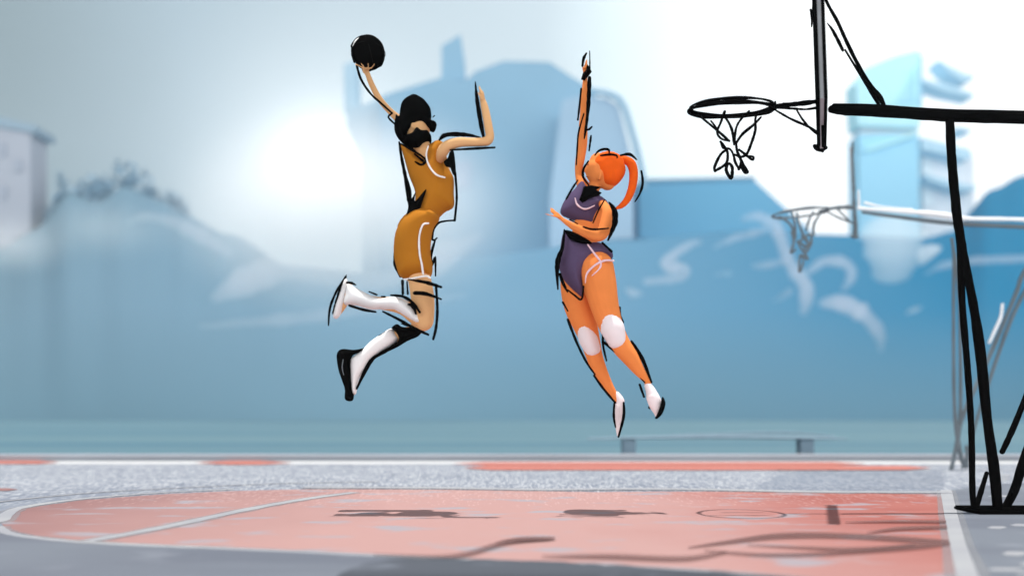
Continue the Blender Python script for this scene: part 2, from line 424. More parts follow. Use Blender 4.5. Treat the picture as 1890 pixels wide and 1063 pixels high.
# far leg: thigh behind, shin, foot
lf(A2([(560, 240, 60, .10), (572, 340, 55, .13), (580, 450, 46, .14), (560, 540, 36, .14), (540, 562, 30, .14)]))
lf(A2([(555, 560, 26, .14), (500, 570, 30, .14), (440, 590, 28, .14), (370, 630, 26, .14), (310, 675, 24, .14), (268, 710, 22, .14), (245, 740, 22, .14), (240, 800, 18, .14), (235, 850, 11, .14)]))
body = link('body', remesh(bm, 'man_body', .0075, 5), M['tan'], man)
# jersey
puffs('jersey', [A1([(478, 600), (540, 640), (592, 668), (600, 625), (630, 598), (664, 583), (690, 600), (700, 650), (715, 720), (737, 770), (738, 840), (737, 908), (695, 935), (665, 965), (640, 1000), (560, 1010), (500, 990), (535, 930), (548, 870), (545, 825), (520, 760), (497, 680)])],
      D, 34, M['ochre'], man, Rf=38, step=3)
puffs('shorts', [A2([(505, -10), (470, 32), (448, 100), (443, 180), (456, 245), (478, 296), (540, 306), (595, 300), (627, 290), (634, 240), (624, 185), (628, 105), (640, 55), (668, 8), (640, -30), (560, -40)])],
      D, 42, M['ochre'], man, Rf=30, step=3, dy=-.04)
dyf = -.135
strokes('armhole_piping', [A1([(612, 612, 3.5), (603, 655, 4), (615, 705, 4.5), (650, 750, 4.5), (693, 765, 4)])], D, M['trim'], man, dy=-.15)
sh = strokes('side_stripe', [A2([(613, 33, 4), (585, 42, 4.5), (568, 100, 4.5), (570, 180, 4.5), (580, 230, 4.5), (587, 280, 4.5)]),
                        A2([(490, 308, 3, .0), (550, 300, 5), (600, 291, 5), (620, 300, 5)])], D, M['trim'], man, dy=-.185)
# hair, beard
hair = puffs('hair', [A1([(470, 470), (476, 425), (492, 392), (520, 372), (547, 363), (575, 374), (600, 392), (622, 425), (628, 465), (626, 485), (650, 495), (653, 515), (638, 538), (612, 532), (590, 518), (560, 526), (530, 543), (508, 562),
                     (512, 590), (497, 606), (465, 575), (447, 535), (448, 490), (458, 455)])], D, 34, M['ink'], man, Rf=24, step=2.5)
strokes('stray_hair', [A1([(478, 440, 5), (490, 465, 4), (497, 478, 2)]), A1([(634, 470, 2), (643, 462, 3)])], D, M['ink'], hair, dy=-.02)
puffs('beard', [A1([(500, 575), (535, 562), (552, 540), (568, 533), (588, 548), (618, 548), (628, 570), (618, 592), (592, 612), (572, 630), (545, 625), (515, 610), (492, 600)])], D, 38, M['ink'], man, Rf=9, step=2.5)
# socks and pads
puffs('sock', [A2([(218, 330), (260, 350), (330, 385), (380, 398), (450, 393), (505, 410), (550, 455), (572, 500), (572, 522), (545, 520), (500, 490), (450, 462), (390, 455), (330, 455), (260, 436), (200, 430), (205, 380)])],
      D, 19, M['sock'], man, Rf=17, dy=-.115)
puffs('sock', [A2([(430, 548), (455, 575), (465, 600), (440, 628), (385, 665), (335, 700), (300, 755), (272, 800), (258, 868), (240, 866), (232, 800), (230, 705), (250, 680), (285, 655), (330, 610), (385, 572)])],
      D, 15, M['sock'], man, Rf=13, dy=.125)
kp = puffs('knee_pad', [A2([(432, 545), (458, 526), (485, 540), (540, 545), (580, 556), (565, 585), (510, 610), (460, 640), (400, 668), (340, 698), (380, 660), (440, 630), (468, 602), (460, 575), (448, 560)])], D, 15, M['ink'], man, Rf=12, dy=.105)
# shoes
s1 = puffs('shoe', [A2([(208, 300), (222, 335), (214, 370), (198, 430), (182, 480), (165, 500), (146, 492), (150, 440), (170, 380), (190, 330)])], D, 16, M['sock'], man, Rf=11, dy=-.11)
s1['label'] = 'white shoe'
b = puffs('sole', [A2([(212, 283), (206, 320), (190, 390), (172, 440), (156, 482), (142, 478), (152, 430), (170, 370), (190, 320)])], D, 19, M['ink'], s1, Rf=9, dy=-.11)
s2 = puffs('shoe', [A2([(163, 690), (170, 660), (195, 648), (250, 652), (310, 642), (280, 662), (240, 684), (232, 720), (233, 800), (240, 858), (248, 872), (240, 902), (205, 896), (203, 845), (190, 805), (172, 750)])], D, 18, M['ink'], man, Rf=10, dy=.11)
s2['label'] = 'black shoe'
strokes('shoe_seam', [A2([(195, 700, 2), (190, 740, 2.5), (198, 775, 1.5)])], D, M['grey_metal'], s2, dy=.03)
# contour lines
I = -.02
strokes('arm_outline', [A1([(262, 218, 5), (283, 285, 5), (330, 355, 4.5), (385, 405, 4.5), (435, 450, 4)]), A1([(435, 450, 4), (417, 470, 4), (447, 502, 4)]), A1([(290, 225, 5), (298, 246, 4.5), (330, 240, 4)]), A1([(362, 225, 3), (378, 218, 4), (390, 206, 1.5)])], D, M['ink'], man, dy=.0)
strokes('arm_outline', [A1([(668, 580, 5), (690, 560, 9), (730, 553, 9), (800, 556, 8), (866, 568, 3)]), A1([(720, 630, 3), (790, 626, 5), (860, 622, 5.5), (938, 618, 4)]),
                        A1([(843, 296, 2), (850, 370, 7), (862, 450, 9), (876, 530, 8), (893, 606, 4.5)])], D, M['ink'], man, dy=-.22)
strokes('torso_outline', [A1([(470, 592, 4), (480, 660, 6), (500, 760, 8), (515, 830, 12), (519, 872, 11)]), A1([(745, 745, 5), (752, 850, 5), (748, 920, 5), (742, 975, 5)]),
                          A1([(742, 975, 4), (700, 978, 4), (662, 988, 5), (638, 1018, 6), (630, 1063, 6)]), A2([(630, 50, 6), (627, 100, 6), (640, 115, 4), (655, 105, 3)]),
                          A2([(645, 118, 4), (630, 170, 6), (625, 205, 6), (632, 236, 5), (646, 198, 5), (648, 250, 4), (648, 290, 3)]),
                          A2([(448, 180, 5), (453, 230, 10), (465, 265, 9), (476, 292, 6)]), A2([(481, 258, 3), (490, 298, 5)])], D, M['ink'], man, dy=-.02)
strokes('collar', [A1([(478, 600, 4), (540, 635, 6), (588, 666, 5), (600, 684, 6), (578, 703, 7), (548, 687, 4)]), A1([(545, 650, 4), (585, 682, 7)])], D, M['ink'], man, dy=-.11)
for _p in (A1([(602, 822), (585, 880), (570, 930), (563, 965), (545, 972), (534, 945), (510, 965), (488, 986), (505, 945), (514, 905), (508, 870), (530, 868), (550, 838), (548, 880)]),
                         A1([(735, 632), (744, 680), (748, 756), (732, 748), (720, 718), (700, 712), (688, 688), (708, 668), (718, 640)])):
    puffs('cloth_fold', [_p], D, 6, M['ink'], man, dy=-.125)
strokes('leg_outline', [A2([(650, 335, 5), (657, 450, 6), (651, 540, 6), (637, 600, 5)]), A2([(430, 385, 4), (490, 392, 6), (540, 425, 6), (570, 468, 5)]),
                        A2([(515, 430, 4), (537, 437, 9), (552, 475, 4)]), A2([(390, 465, 4), (470, 505, 6), (540, 545, 6), (612, 578, 5)]), A2([(225, 435, 5), (290, 455, 6), (355, 467, 4)]),
                        A2([(323, 368, 3), (360, 383, 4)]), A2([(383, 392, 3), (400, 393, 4)]), A2([(215, 323, 5), (235, 325, 6), (256, 334, 3)]), A2([(205, 295, 3), (160, 370, 5), (130, 450, 5), (123, 532, 3)])], D, M['ink'], man, dy=-.19)
strokes('thigh_band', [A2([(515, 308, 3), (600, 322, 9), (675, 345, 6)]), A2([(545, 374, 9), (600, 378, 9), (675, 404, 4)]), A2([(486, 315, 7), (488, 378, 6)]), A2([(508, 318, 4), (512, 378, 5)])], D, M['ink'], man, dy=-.30)
strokes('leg_outline', [A2([(465, 618, 8), (400, 662, 6), (342, 695, 8), (303, 755, 8), (262, 842, 4)]), A2([(372, 584, 3), (402, 568, 4)]), A2([(480, 524, 2), (500, 530, 4), (522, 540, 2)]), A2([(275, 695, 3), (300, 680, 2)])], D, M['ink'], man, dy=.10)

# the ball, its own thing, in the man's hand
ball = thing('basketball', P(680, 98, D) - Vector((0, 0, .115)), 'black basketball with a white arc held up in the leaping man\'s hand', 'basketball')  # the white arc is a highlight built as a rod
bm = bmesh.new(); bc = P(680, 98, D); br = 30.5 * D / FPX
bmesh.ops.create_uvsphere(bm, u_segments=40, v_segments=24, radius=br, matrix=Matrix.Translation(bc))
for v in bm.verts:
    d = (v.co - bc).normalized(); v.co = bc + d * br * (1 + .025 * math.sin(3.1 * d.x + 2.2 * d.z) + .018 * math.sin(5 * d.z - 1.7 * d.x))
link('ball_skin', finish(bm, 'ball_skin'), mat('black rubber', (.003, .003, .003), .9, spec=0, bump=.2, bscale=220), ball)
bm = bmesh.new()
def circ_on(bm, cen, r, ax, rr=.0018, a0=0, a1=2 * math.pi, n=48, seg=6, off=0.0):
    ax = Vector(ax).normalized(); u = ax.orthogonal().normalized(); w = ax.cross(u)
    rings = []
    full = abs(a1 - a0 - 2 * math.pi) < 1e-6
    for i in range(n if full else n + 1):
        a = a0 + (a1 - a0) * i / n; d = u * math.cos(a) + w * math.sin(a); p = cen + ax * off + d * r
        rings.append([bm.verts.new(p + (d * math.cos(2 * math.pi * j / seg) + ax * math.sin(2 * math.pi * j / seg)) * rr) for j in range(seg)])
    for i in range(len(rings) if full else len(rings) - 1):
        r0, r1 = rings[i], rings[(i + 1) % len(rings)]
        for j in range(seg): bm.faces.new((r0[j], r0[(j + 1) % seg], r1[(j + 1) % seg], r1[j]))
for ax in ((1, .2, .3), (.2, 1, .4), (0, .3, 1)): circ_on(bm, bc, br * 1.012, ax)
link('seam', finish(bm, 'seam'), mat('dark seam', (.012, .012, .012), .8, spec=.02), ball)
strokes('highlight_arc', [A1([(243, 128, 6), (260, 104, 12), (288, 88, 12), (318, 82, 5)])], D, M['trim'], ball, dy=-.03)  # the ball's highlight, built as a white rod
strokes('rim_line', [A1([(238, 130, 3), (236, 118, 4), (258, 88, 5), (290, 73, 6), (325, 78, 4)]), A1([(238, 125, 5), (240, 165, 6), (250, 200, 5)])], D, M['ink'], ball, dy=-.035)

# ================================================================== THE WOMAN
W1 = zm(980, 80, 2.797); W2 = zm(980, 400, 2.531)
Dw = 6.05; D = Dw
wom = thing('person', (P(1110, 942, D).x, D, 0), 'woman with an orange ponytail and violet kit jumping with one arm straight up', 'person', 'basketball players in the air')
bm = bmesh.new()
# torso
lf(W1([(300, 790, 50, 0, 40), (280, 830, 90, 0, 50), (300, 890, 80, 0, 48), (290, 960, 70, 0, 46)]) + W2([(245, 110, 68, 0, 52), (235, 170, 85, 0, 60), (235, 240, 85, 0, 62)]))
# neck, head with face turned up to the left
lf(W1([(310, 790, 30, 0), (330, 740, 30, 0), (345, 710, 34, 0)]))
lf(W1([(395, 720, 40, 0), (365, 690, 62, 0, 55), (350, 665, 68, 0, 62), (345, 635, 62, 0, 60), (345, 610, 44, 0, 44)]))
lf(W1([(292, 650, 8, 0), (274, 655, 8, 0), (270, 662, 6, 0)]), n=2)       # nose
lf(W1([(352, 700, 8, -.075), (360, 680, 9, -.08), (362, 668, 6, -.08)]), n=2)   # ear
# raised arm and hand
lf(W1([(290, 770, 40, .05), (262, 720, 30, .10), (246, 665, 20, .12), (252, 610, 25, .12), (265, 520, 27, .12), (270, 430, 24, .12), (275, 350, 22, .12), (279, 250, 19, .12), (279, 195, 13, .12), (280, 175, 12, .12)]))
lf(W1([(280, 185, 12, .12, 14), (281, 150, 13, .12, 26), (283, 125, 12, .12, 26)]))
for dy, l, dx in ((.085, 36, -2), (.108, 46, 1), (.131, 43, 3), (.153, 32, 4)):
    lf(W1([(283, 130, 5.4, dy), (283 + dx, 130 - l * .5, 5.2, dy), (286 + dx, 130 - l, 4.4, dy)]), n=3, seg=10)
lf(W1([(278, 170, 6, .09), (270, 145, 5.5, .075), (268, 122, 5, .07)]), n=3, seg=10)
# near arm across the waist
lf(W1([(370, 830, 22, -.10), (392, 870, 27, -.17), (388, 920, 31, -.19), (372, 975, 32, -.20), (345, 995, 29, -.20), (290, 980, 26, -.20), (230, 952, 20, -.20), (180, 922, 13, -.20), (160, 908, 10, -.20)]))
lf(W1([(165, 912, 10, -.20, 10), (145, 895, 12, -.20, 9), (130, 880, 11, -.20, 9)]))
for f in ([(135, 882, 5, -.20), (118, 862, 5, -.205), (100, 850, 4.5, -.21)], [(132, 886, 5, -.205), (115, 870, 5, -.215), (98, 860, 4.3, -.22)],
          [(130, 890, 5, -.21), (115, 878, 4.6, -.225), (103, 870, 4, -.23)], [(130, 880, 4.5, -.18), (117, 864, 4.2, -.175), (106, 858, 3.8, -.175)],
          [(142, 900, 5.2, -.21), (118, 892, 5, -.235), (97, 888, 5, -.245), (74, 880, 4.2, -.25)]):
    lf(W1(f), n=3, seg=10)
# legs
lf(W2([(215, 250, 72, .06), (208, 320, 72, .07), (222, 420, 68, .08), (258, 520, 56, .08), (280, 590, 46, .08), (296, 650, 40, .08), (318, 710, 36, .08), (352, 775, 27, .08), (392, 840, 18, .08), (410, 870, 15, .08)]))
lf(W2([(305, 240, 82, -.06), (322, 320, 78, -.07), (345, 420, 66, -.08), (378, 520, 55, -.08), (420, 600, 47, -.08), (462, 655, 40, -.08), (503, 715, 28, -.08), (540, 765, 16, -.08), (555, 800, 15, -.08)]))
lf(W2([(410, 870, 16, .08), (411, 930, 17, .08), (409, 990, 10, .08)])); lf(W2([(555, 800, 16, -.08), (575, 850, 20, -.08), (590, 900, 15, -.08)]))
link('body', remesh(bm, 'woman_body', .0075, 5), M['orange'], wom)
puffs('top', [W1([(262, 712), (285, 745), (300, 775), (345, 782), (396, 820), (392, 850), (352, 872), (335, 905), (315, 944), (258, 930), (205, 908), (163, 890), (152, 862), (180, 800), (225, 752)])], D, 30, M['violet'], wom, Rf=30, step=2.5)
puffs('shorts', [W2([(155, 72), (200, 100), (270, 118), (330, 125), (376, 158), (378, 198), (325, 214), (275, 252), (252, 295), (248, 340), (238, 376), (200, 352), (168, 316), (142, 272), (130, 220), (138, 140)])], D, 40, M['violet'], wom, Rf=34, step=2.5)
strokes('neck_trim', [W1([(228, 800, 3), (240, 835, 4.5), (280, 856, 4.5), (328, 838, 3)])], D, M['ptrim'], wom, dy=-.12)
strokes('hem_trim', [W2([(265, 130, 3), (298, 175, 4.5), (325, 212, 4.5), (320, 242, 4), (285, 275, 2)]), W2([(254, 308, 2), (262, 265, 4), (300, 226, 5), (345, 205, 5), (385, 206, 4)])], D, M['ptrim'], wom, dy=-.175)
# hair
h = puffs('hair', [W1([(309, 625), (330, 590), (360, 568), (395, 560), (440, 570), (472, 595), (488, 640), (483, 680), (455, 720), (425, 742), (395, 746), (368, 732), (350, 697), (330, 688), (322, 660)])], D, 27, M['red_hair'], wom, Rf=24, step=2.5)
bm = bmesh.new(); loft(bm, W1([(455, 600, 16, 0), (488, 603, 20, 0), (518, 625, 24, 0), (530, 675, 23, 0), (522, 745, 21, 0), (498, 805, 18, 0), (468, 838, 14, 0), (442, 852, 7, 0)]), D, n=5)
link('ponytail', finish(bm, 'ponytail'), M['red_hair'], h)
bm = bmesh.new(); loft(bm, W1([(352, 640, 0, 0), (352, 640, 1, 0)]), D); bm.free()
strokes('eye', [W1([(288, 628, 3), (296, 624, 3)])], D, M['mouth'], wom, dy=-.045)
strokes('mouth', [W1([(284, 688, 2), (296, 692, 2.5)])], D, M['mouth'], wom, dy=-.045)
# pads, socks, shoes
def loftobj(name, st, m, parent, **k):
    b_ = bmesh.new(); loft(b_, st, D, **k); return link(name, finish(b_, name), m, parent)
loftobj('knee_pad', W2([(251, 528, 38, .06, 44), (268, 572, 45, .06, 52), (288, 618, 38, .06, 44)]), M['pad'], wom, flat=1.15)
loftobj('knee_pad', W2([(364, 480, 46, -.10), (381, 522, 55, -.10), (400, 574, 45, -.10)]), M['pad'], wom, flat=1.1)
loftobj('sock', W2([(400, 832, 17, .08), (415, 860, 22, .08), (412, 885, 23, .08)]), M['pad'], wom)
loftobj('shoe', W2([(412, 885, 24, .08), (412, 930, 25, .08), (410, 980, 16, .08), (408, 1018, 7, .08)]), M['pad'], wom)
loftobj('sock', W2([(548, 790, 18, -.08), (560, 815, 24, -.08), (568, 840, 28, -.08)]), M['pad'], wom)
sr = loftobj('shoe', W2([(568, 840, 30, -.08), (582, 875, 31, -.08), (588, 905, 22, -.08), (588, 925, 10, -.08)]), M['pad'], wom)
puffs('sole', [W2([(614, 840), (628, 865), (624, 895), (610, 925), (588, 944), (578, 942), (592, 915), (604, 880)])], D, 9, M['ink'], sr, dy=-.13)
# contour lines
strokes('arm_outline', [W1([(286, 53, 4), (272, 80, 7), (266, 118, 5)]), W1([(303, 42, 2), (304, 100, 3), (303, 140, 4)]), W1([(302, 180, 9), (298, 290, 9), (291, 380, 7), (282, 450, 6), (275, 492, 3)]),
                        W1([(259, 235, 4), (251, 320, 5), (242, 395, 4)]), W1([(273, 365, 3), (246, 460, 4), (239, 540, 4), (234, 627, 3)]), W1([(314, 432, 4), (300, 445, 5), (284, 448, 3)]), W1([(310, 478, 4), (306, 510, 5), (300, 556, 3)])], D, M['ink'], wom, dy=.03)
puffs('wristband', [W1([(292, 108), (305, 130), (314, 148), (300, 168), (276, 194), (258, 188), (268, 155), (285, 138)])], D, 8, M['ink'], wom, dy=.075, smooth=False)
strokes('head_outline', [W1([(330, 578, 3), (350, 556, 5), (378, 547, 6), (402, 552, 5), (403, 578, 3)]), W1([(360, 580, 4), (410, 574, 5), (442, 580, 4), (445, 592, 3)]), W1([(463, 579, 4), (510, 574, 7), (546, 601, 3)]),
                         W1([(570, 660, 4), (577, 720, 6), (562, 775, 5), (537, 818, 3)]), W1([(296, 610, 4), (272, 648, 5), (270, 692, 5), (298, 732, 3)])], D, M['ink'], wom, dy=-.10)
puffs('collar', [W1([(272, 740), (310, 733), (365, 742), (338, 757), (366, 772), (350, 788), (302, 802), (266, 824), (248, 808), (262, 775)])], D, 7, M['ink'], wom, dy=-.115, smooth=False)
strokes('torso_outline', [W1([(241, 708, 3), (212, 752, 5), (182, 804, 4)]), W1([(380, 808, 3), (350, 860, 3.5), (320, 927, 3)]), W1([(200, 910, 3), (240, 932, 3)]), W1([(270, 948, 3.5), (320, 961, 5), (400, 955, 3)]),
                          W1([(403, 822, 4), (430, 862, 12), (434, 920, 12), (420, 965, 9), (398, 1016, 4)])], D, M['ink'], wom, dy=-.275)
puffs('waistband', [W2([(158, 64), (200, 72), (255, 100), (285, 125), (235, 124), (182, 104)])], D, 7, M['ink'], wom, dy=-.12)
strokes('hip_outline', [W2([(156, 62, 3), (148, 140, 7), (127, 200, 10), (122, 260, 8), (126, 338, 3)]), W2([(136, 270, 6), (150, 310, 7), (171, 352, 3)]), W2([(172, 342, 3), (205, 368, 4), (236, 386, 4), (246, 325, 3)]), W2([(334, 122, 4), (376, 162, 5)])], D, M['ink'], wom, dy=-.13)
strokes('leg_outline', [W2([(172, 480, 5), (215, 590, 5), (260, 680, 4.5), (299, 736, 3)]), W2([(295, 742, 4), (340, 805, 5), (394, 868, 4)]), W2([(337, 533, 4), (337, 600, 5), (353, 672, 3)]), W2([(343, 588, 6), (430, 662, 5), (532, 772, 4)]),
                        W2([(470, 582, 5), (520, 662, 8), (563, 772, 4)]), W2([(149, 400, 4), (172, 440, 3)]), W2([(415, 423, 4), (416, 460, 5), (428, 492, 6)]), W2([(508, 784, 5), (528, 840, 4)])], D, M['ink'], wom, dy=-.09)
strokes('shoe_outline', [W2([(390, 868, 4), (387, 930, 5), (395, 982, 3)]), W2([(433, 868, 4), (433, 932, 6), (409, 1027, 4)]), W2([(555, 890, 7), (571, 869, 3)])], D, M['ink'], wom, dy=-.0)

# ================================================================== THE NEAR HOOP
D = 6.0
H1 = zm(1240, 0, 2.908)
hoop = thing('basketball_hoop', (P(1820, 948, D).x, D, 0), 'big black basketball hoop with hanging net and tall splayed legs in the foreground', 'basketball hoop')
th = math.atan2(1512 - 945, FPX); rd = Vector((math.sin(th), math.cos(th), 0)); sd = Vector((math.cos(th), -math.sin(th), 0))
# backboard: slab whose long side runs along the line of sight
def slab(bm, P0, P1, half_t, a0, a1):
    # P0 top, P1 bottom points; a0..a1 along rd
    vs = []
    for p in (P0, P1):
        for a in (a0, a1):
            for s in (-half_t, half_t):
                vs.append(bm.verts.new(p + rd * a + sd * s))
    idx = [(0, 1, 3, 2), (4, 6, 7, 5), (0, 4, 5, 1), (2, 3, 7, 6), (0, 2, 6, 4), (1, 5, 7, 3)]
    for f in idx: bm.faces.new([vs[i] for i in f])
top = P(1504, -150, D); bot = P(1517, 232, D)
off = lambda p, s: p + sd * s
bm = bmesh.new(); slab(bm, top, bot, .0115, -.545, .545)
pane = link('backboard', finish(bm, 'backboard', False), M['board'], hoop)
for s, t in ((-.0215, .0095), (.0215, .0105)):
    bm = bmesh.new(); slab(bm, off(top, s), off(bot, s), t, -.56, -.50); slab(bm, off(top, s), off(bot, s), t, .50, .56)
    slab(bm, off(bot, s) + Vector((0, 0, .06)), off(bot, s), t, -.50, .50); slab(bm, off(top, s), off(top, s) - Vector((0, 0, .06)), t, -.50, .50)
    link('backboard_frame', finish(bm, 'backboard_frame', False), M['ink'], hoop)
fe = P(1517, 274, D * (D + .56) / D)
strokes('corner_cap', [[(1504, 270, 4), (1512, 276, 5), (1524, 273, 4)], [(1510, 268, 3), (1518, 279, 3)]], D + .55, M['ink'], hoop, dy=0)
# scratches of paint outlining the board's near edge
strokes('edge_trim', [H1([(765, -30, 12), (768, 60, 15), (772, 150, 11), (778, 300, 8), (782, 450, 7), (788, 650, 7), (790, 780, 8)]), H1([(790, -30, 9), (790, 150, 9), (797, 350, 9), (804, 520, 10), (810, 650, 9), (812, 785, 9)]),
                      H1([(745, 55, 6), (752, 100, 7), (750, 145, 4)])], D, M['ink'], hoop, dy=.0)
# rim: one round bar, slightly drooping towards the camera
rc = P(1349, 203, D); rr_ = 76 * D / FPX
tilt = Matrix.Rotation(R(8.5), 3, 'X')
bm = bmesh.new()
def rimring(bm, cen, r, tube, T, n=64, seg=10, jit=.0):
    rings = []
    for i in range(n):
        a = 2 * math.pi * i / n; d = T @ Vector((math.cos(a), math.sin(a), 0)); u = T @ Vector((0, 0, 1))
        tt = tube * (1 + jit * math.sin(3 * a + 1) + jit * .6 * math.sin(7 * a))
        rings.append([bm.verts.new(cen + d * r + (d * math.cos(2 * math.pi * j / seg) + u * math.sin(2 * math.pi * j / seg)) * tt) for j in range(seg)])
    for i in range(n):
        r0, r1 = rings[i], rings[(i + 1) % n]
        for j in range(seg): bm.faces.new((r0[j], r0[(j + 1) % seg], r1[(j + 1) % seg], r1[j]))
rimring(bm, rc, rr_, .0135, tilt, jit=.18)
rim = link('rim', finish(bm, 'rim'), M['ink'], hoop)
bm = bmesh.new(); rimring(bm, rc + Vector((.004, 0, .020)), rr_ * .985, .009, Matrix.Rotation(R(7.0), 3, 'X'), jit=.2)
link('rim_edge', finish(bm, 'rim_edge'), M['ink'], rim)
strokes('bracket', [H1([(545, 570, 9), (600, 566, 13), (700, 556, 14), (785, 545, 11)]), H1([(545, 578, 7), (650, 584, 7), (720, 588, 6), (785, 578, 8)]), H1([(556, 592, 5), (640, 640, 7), (735, 682, 7), (785, 716, 8)]),
                    H1([(672, 594, 5), (700, 640, 6), (735, 682, 6)]), H1([(745, 690, 8), (785, 722, 8)]), H1([(555, 548, 6), (557, 590, 6)])], D, M['ink'], hoop, dy=0)
def on_net(S, k):
    return S
net = strokes('net', [H1([(150, 625, 4), (200, 665, 4), (260, 715, 5), (308, 757, 4)]), H1([(308, 757, 4), (265, 745, 4), (243, 710, 4), (262, 660, 4), (284, 600, 5)]), H1([(284, 625, 4), (320, 690, 5), (335, 770, 5)]),
                H1([(335, 775, 5), (345, 690, 4), (372, 640, 4), (415, 598, 4)]), H1([(345, 770, 4), (380, 720, 5), (440, 670, 5), (478, 630, 3)]), H1([(462, 600, 4), (448, 640, 4), (448, 700, 5), (425, 775, 5), (400, 830, 5), (365, 845, 4)]),
                H1([(345, 770, 4), (350, 810, 5), (365, 845, 5)])], D, M['ink'], hoop, dy=-.10)
strokes('net_back', [H1([(262, 762, 5), (290, 800, 5), (300, 830, 5), (290, 880, 5), (232, 918, 5)]), H1([(232, 918, 5), (230, 895, 5), (262, 830, 5), (300, 800, 4)]), H1([(265, 765, 4), (275, 795, 4), (310, 800, 4), (330, 830, 4), (340, 870, 5), (360, 908, 4)]),
                     H1([(360, 908, 5), (372, 870, 5), (360, 840, 5), (330, 830, 4)]), H1([(365, 845, 5), (385, 890, 6), (405, 922, 6), (390, 925, 5), (372, 895, 5)]), H1([(300, 880, 5), (292, 915, 6), (318, 958, 6), (325, 905, 6), (312, 880, 5), (300, 882, 4)]),
                     H1([(362, 805, 4), (395, 830, 5), (432, 858, 5), (436, 842, 4), (400, 838, 3)]), H1([(210, 650, 3), (240, 690, 4), (245, 720, 4)])], D, M['ink'], hoop, dy=.06)
# horizontal beam and diagonal stay
strokes('beam', [[(1536, 202, 7.5), (1560, 204, 9.5), (1640, 207, 10.5), (1720, 213, 10.5), (1800, 215, 12), (1900, 219, 11.5), (2060, 226, 11), (2260, 236, 11)], [(1540, 196, 5), (1620, 199, 6), (1740, 207, 6), (1900, 212, 7), (2260, 228, 7)]], D, M['ink'], hoop, dy=.0, rough=.05)
strokes('stay', [H1([(800, -60, 6), (840, 30, 8), (890, 120, 9), (940, 230, 10), (1000, 350, 10), (1060, 450, 10), (1120, 530, 14), (1140, 575, 10)]), H1([(833, 125, 2), (860, 160, 7), (890, 215, 9), (918, 272, 8)]), H1([(930, 270, 5), (1010, 400, 7), (1100, 545, 9), (1115, 565, 6)]), H1([(1085, 478, 2), (1125, 525, 5)])], D, M['ink'], hoop, dy=.0, rough=.1)
def leg(name, S, dy0, dy1, w=1.0):
    S = catmull(S, 6); n = len(S)
    b_ = bmesh.new(); k = []
    for i, s in enumerate(S):
        k.append((s[0], s[1], s[2] * w * (1 + .06 * random.uniform(-1, 1)), dy0 + (dy1 - dy0) * i / (n - 1)))
    loft(b_, k, D, seg=10, n=1)
    return link(name, finish(b_, name), M['ink'], hoop)
leg('leg', [(1753, 222, 8), (1757, 300, 8), (1766, 400, 8), (1772, 450, 6.5), (1776, 560, 6), (1786, 683, 6), (1793, 797, 5.5), (1795, 910, 5.5), (1800, 950, 5)], 0, .02)
leg('leg', [(1757, 300, 7), (1767, 400, 8), (1780, 480, 7.5), (1796, 560, 8), (1810, 655, 9), (1822, 773, 8.5), (1836, 868, 8.5), (1845, 950, 6)], 0, -.03)
leg('leg', [(1808, 680, 4), (1817, 760, 5), (1828, 860, 4), (1836, 944, 3)], 0, .05)
leg('brace', [(1798, 946, 5), (1808, 915, 5), (1821, 873, 4)], 0, .1)
leg('brace', [(1811, 940, 3), (1813, 944, 3)], 0, 0)
leg('leg', [(2140, 235, 8), (2040, 480, 8), (1960, 680, 8), (1896, 832, 8), (1872, 905, 8), (1846, 952, 6)], 0, .05)
leg('brace', [(2010, 440, 5), (1940, 615, 5), (1895, 728, 5), (1870, 790, 5.5), (1850, 833, 5)], .1, .1)
leg('brace', [(1870, 910, 4), (1860, 944, 3)], 0, .05)
bm = bmesh.new()
c0 = G(1828, 950)
bmesh.ops.create_cube(bm, size=1, matrix=Matrix.Translation((P(1850, 950, 6).x, 6.0, .016)) @ Matrix.Diagonal((.48, .34, .03, 1)))
bmesh.ops.bevel(bm, geom=[e for e in bm.edges], offset=.008, segments=2, affect='EDGES')
link('base_plate', finish(bm, 'base_plate', False), M['ink'], hoop)

# ================================================================== THE FAR GREY HOOP
D = 10.6
H2 = zm(1390, 240, 2.658)
gh = thing('basketball_hoop', (P(1770, 866, D).x, D, 0), 'smaller grey basketball hoop farther back with a tangled net and a white highlighted arm', 'basketball hoop')
gm = M['grey_metal']
strokes('backboard', [H2([(483, 90, 7), (489, 200, 8), (494, 300, 9)]), H2([(490, 62, 5), (490, 110, 5)]), H2([(493, 300, 7), (497, 400, 9), (502, 470, 11), (500, 522, 12)]), H2([(484, 522, 7), (512, 524, 7)])], D, gm, gh, dy=0)
rc2 = P(1478, 393, D); bm = bmesh.new()
T2 = Matrix.Rotation(R(-5), 3, 'Y') @ Matrix.Rotation(R(2.5), 3, 'X')
rimring(bm, rc2, 50 * D / FPX, .015, T2, jit=.25); link('rim', finish(bm, 'rim'), gm, gh)
strokes('bracket', [H2([(330, 398, 8), (400, 382, 9), (490, 378, 11)]), H2([(365, 402, 4), (430, 435, 5), (492, 457, 5)]), H2([(408, 382, 4), (440, 415, 5), (475, 450, 4)])], D, gm, gh, dy=0)
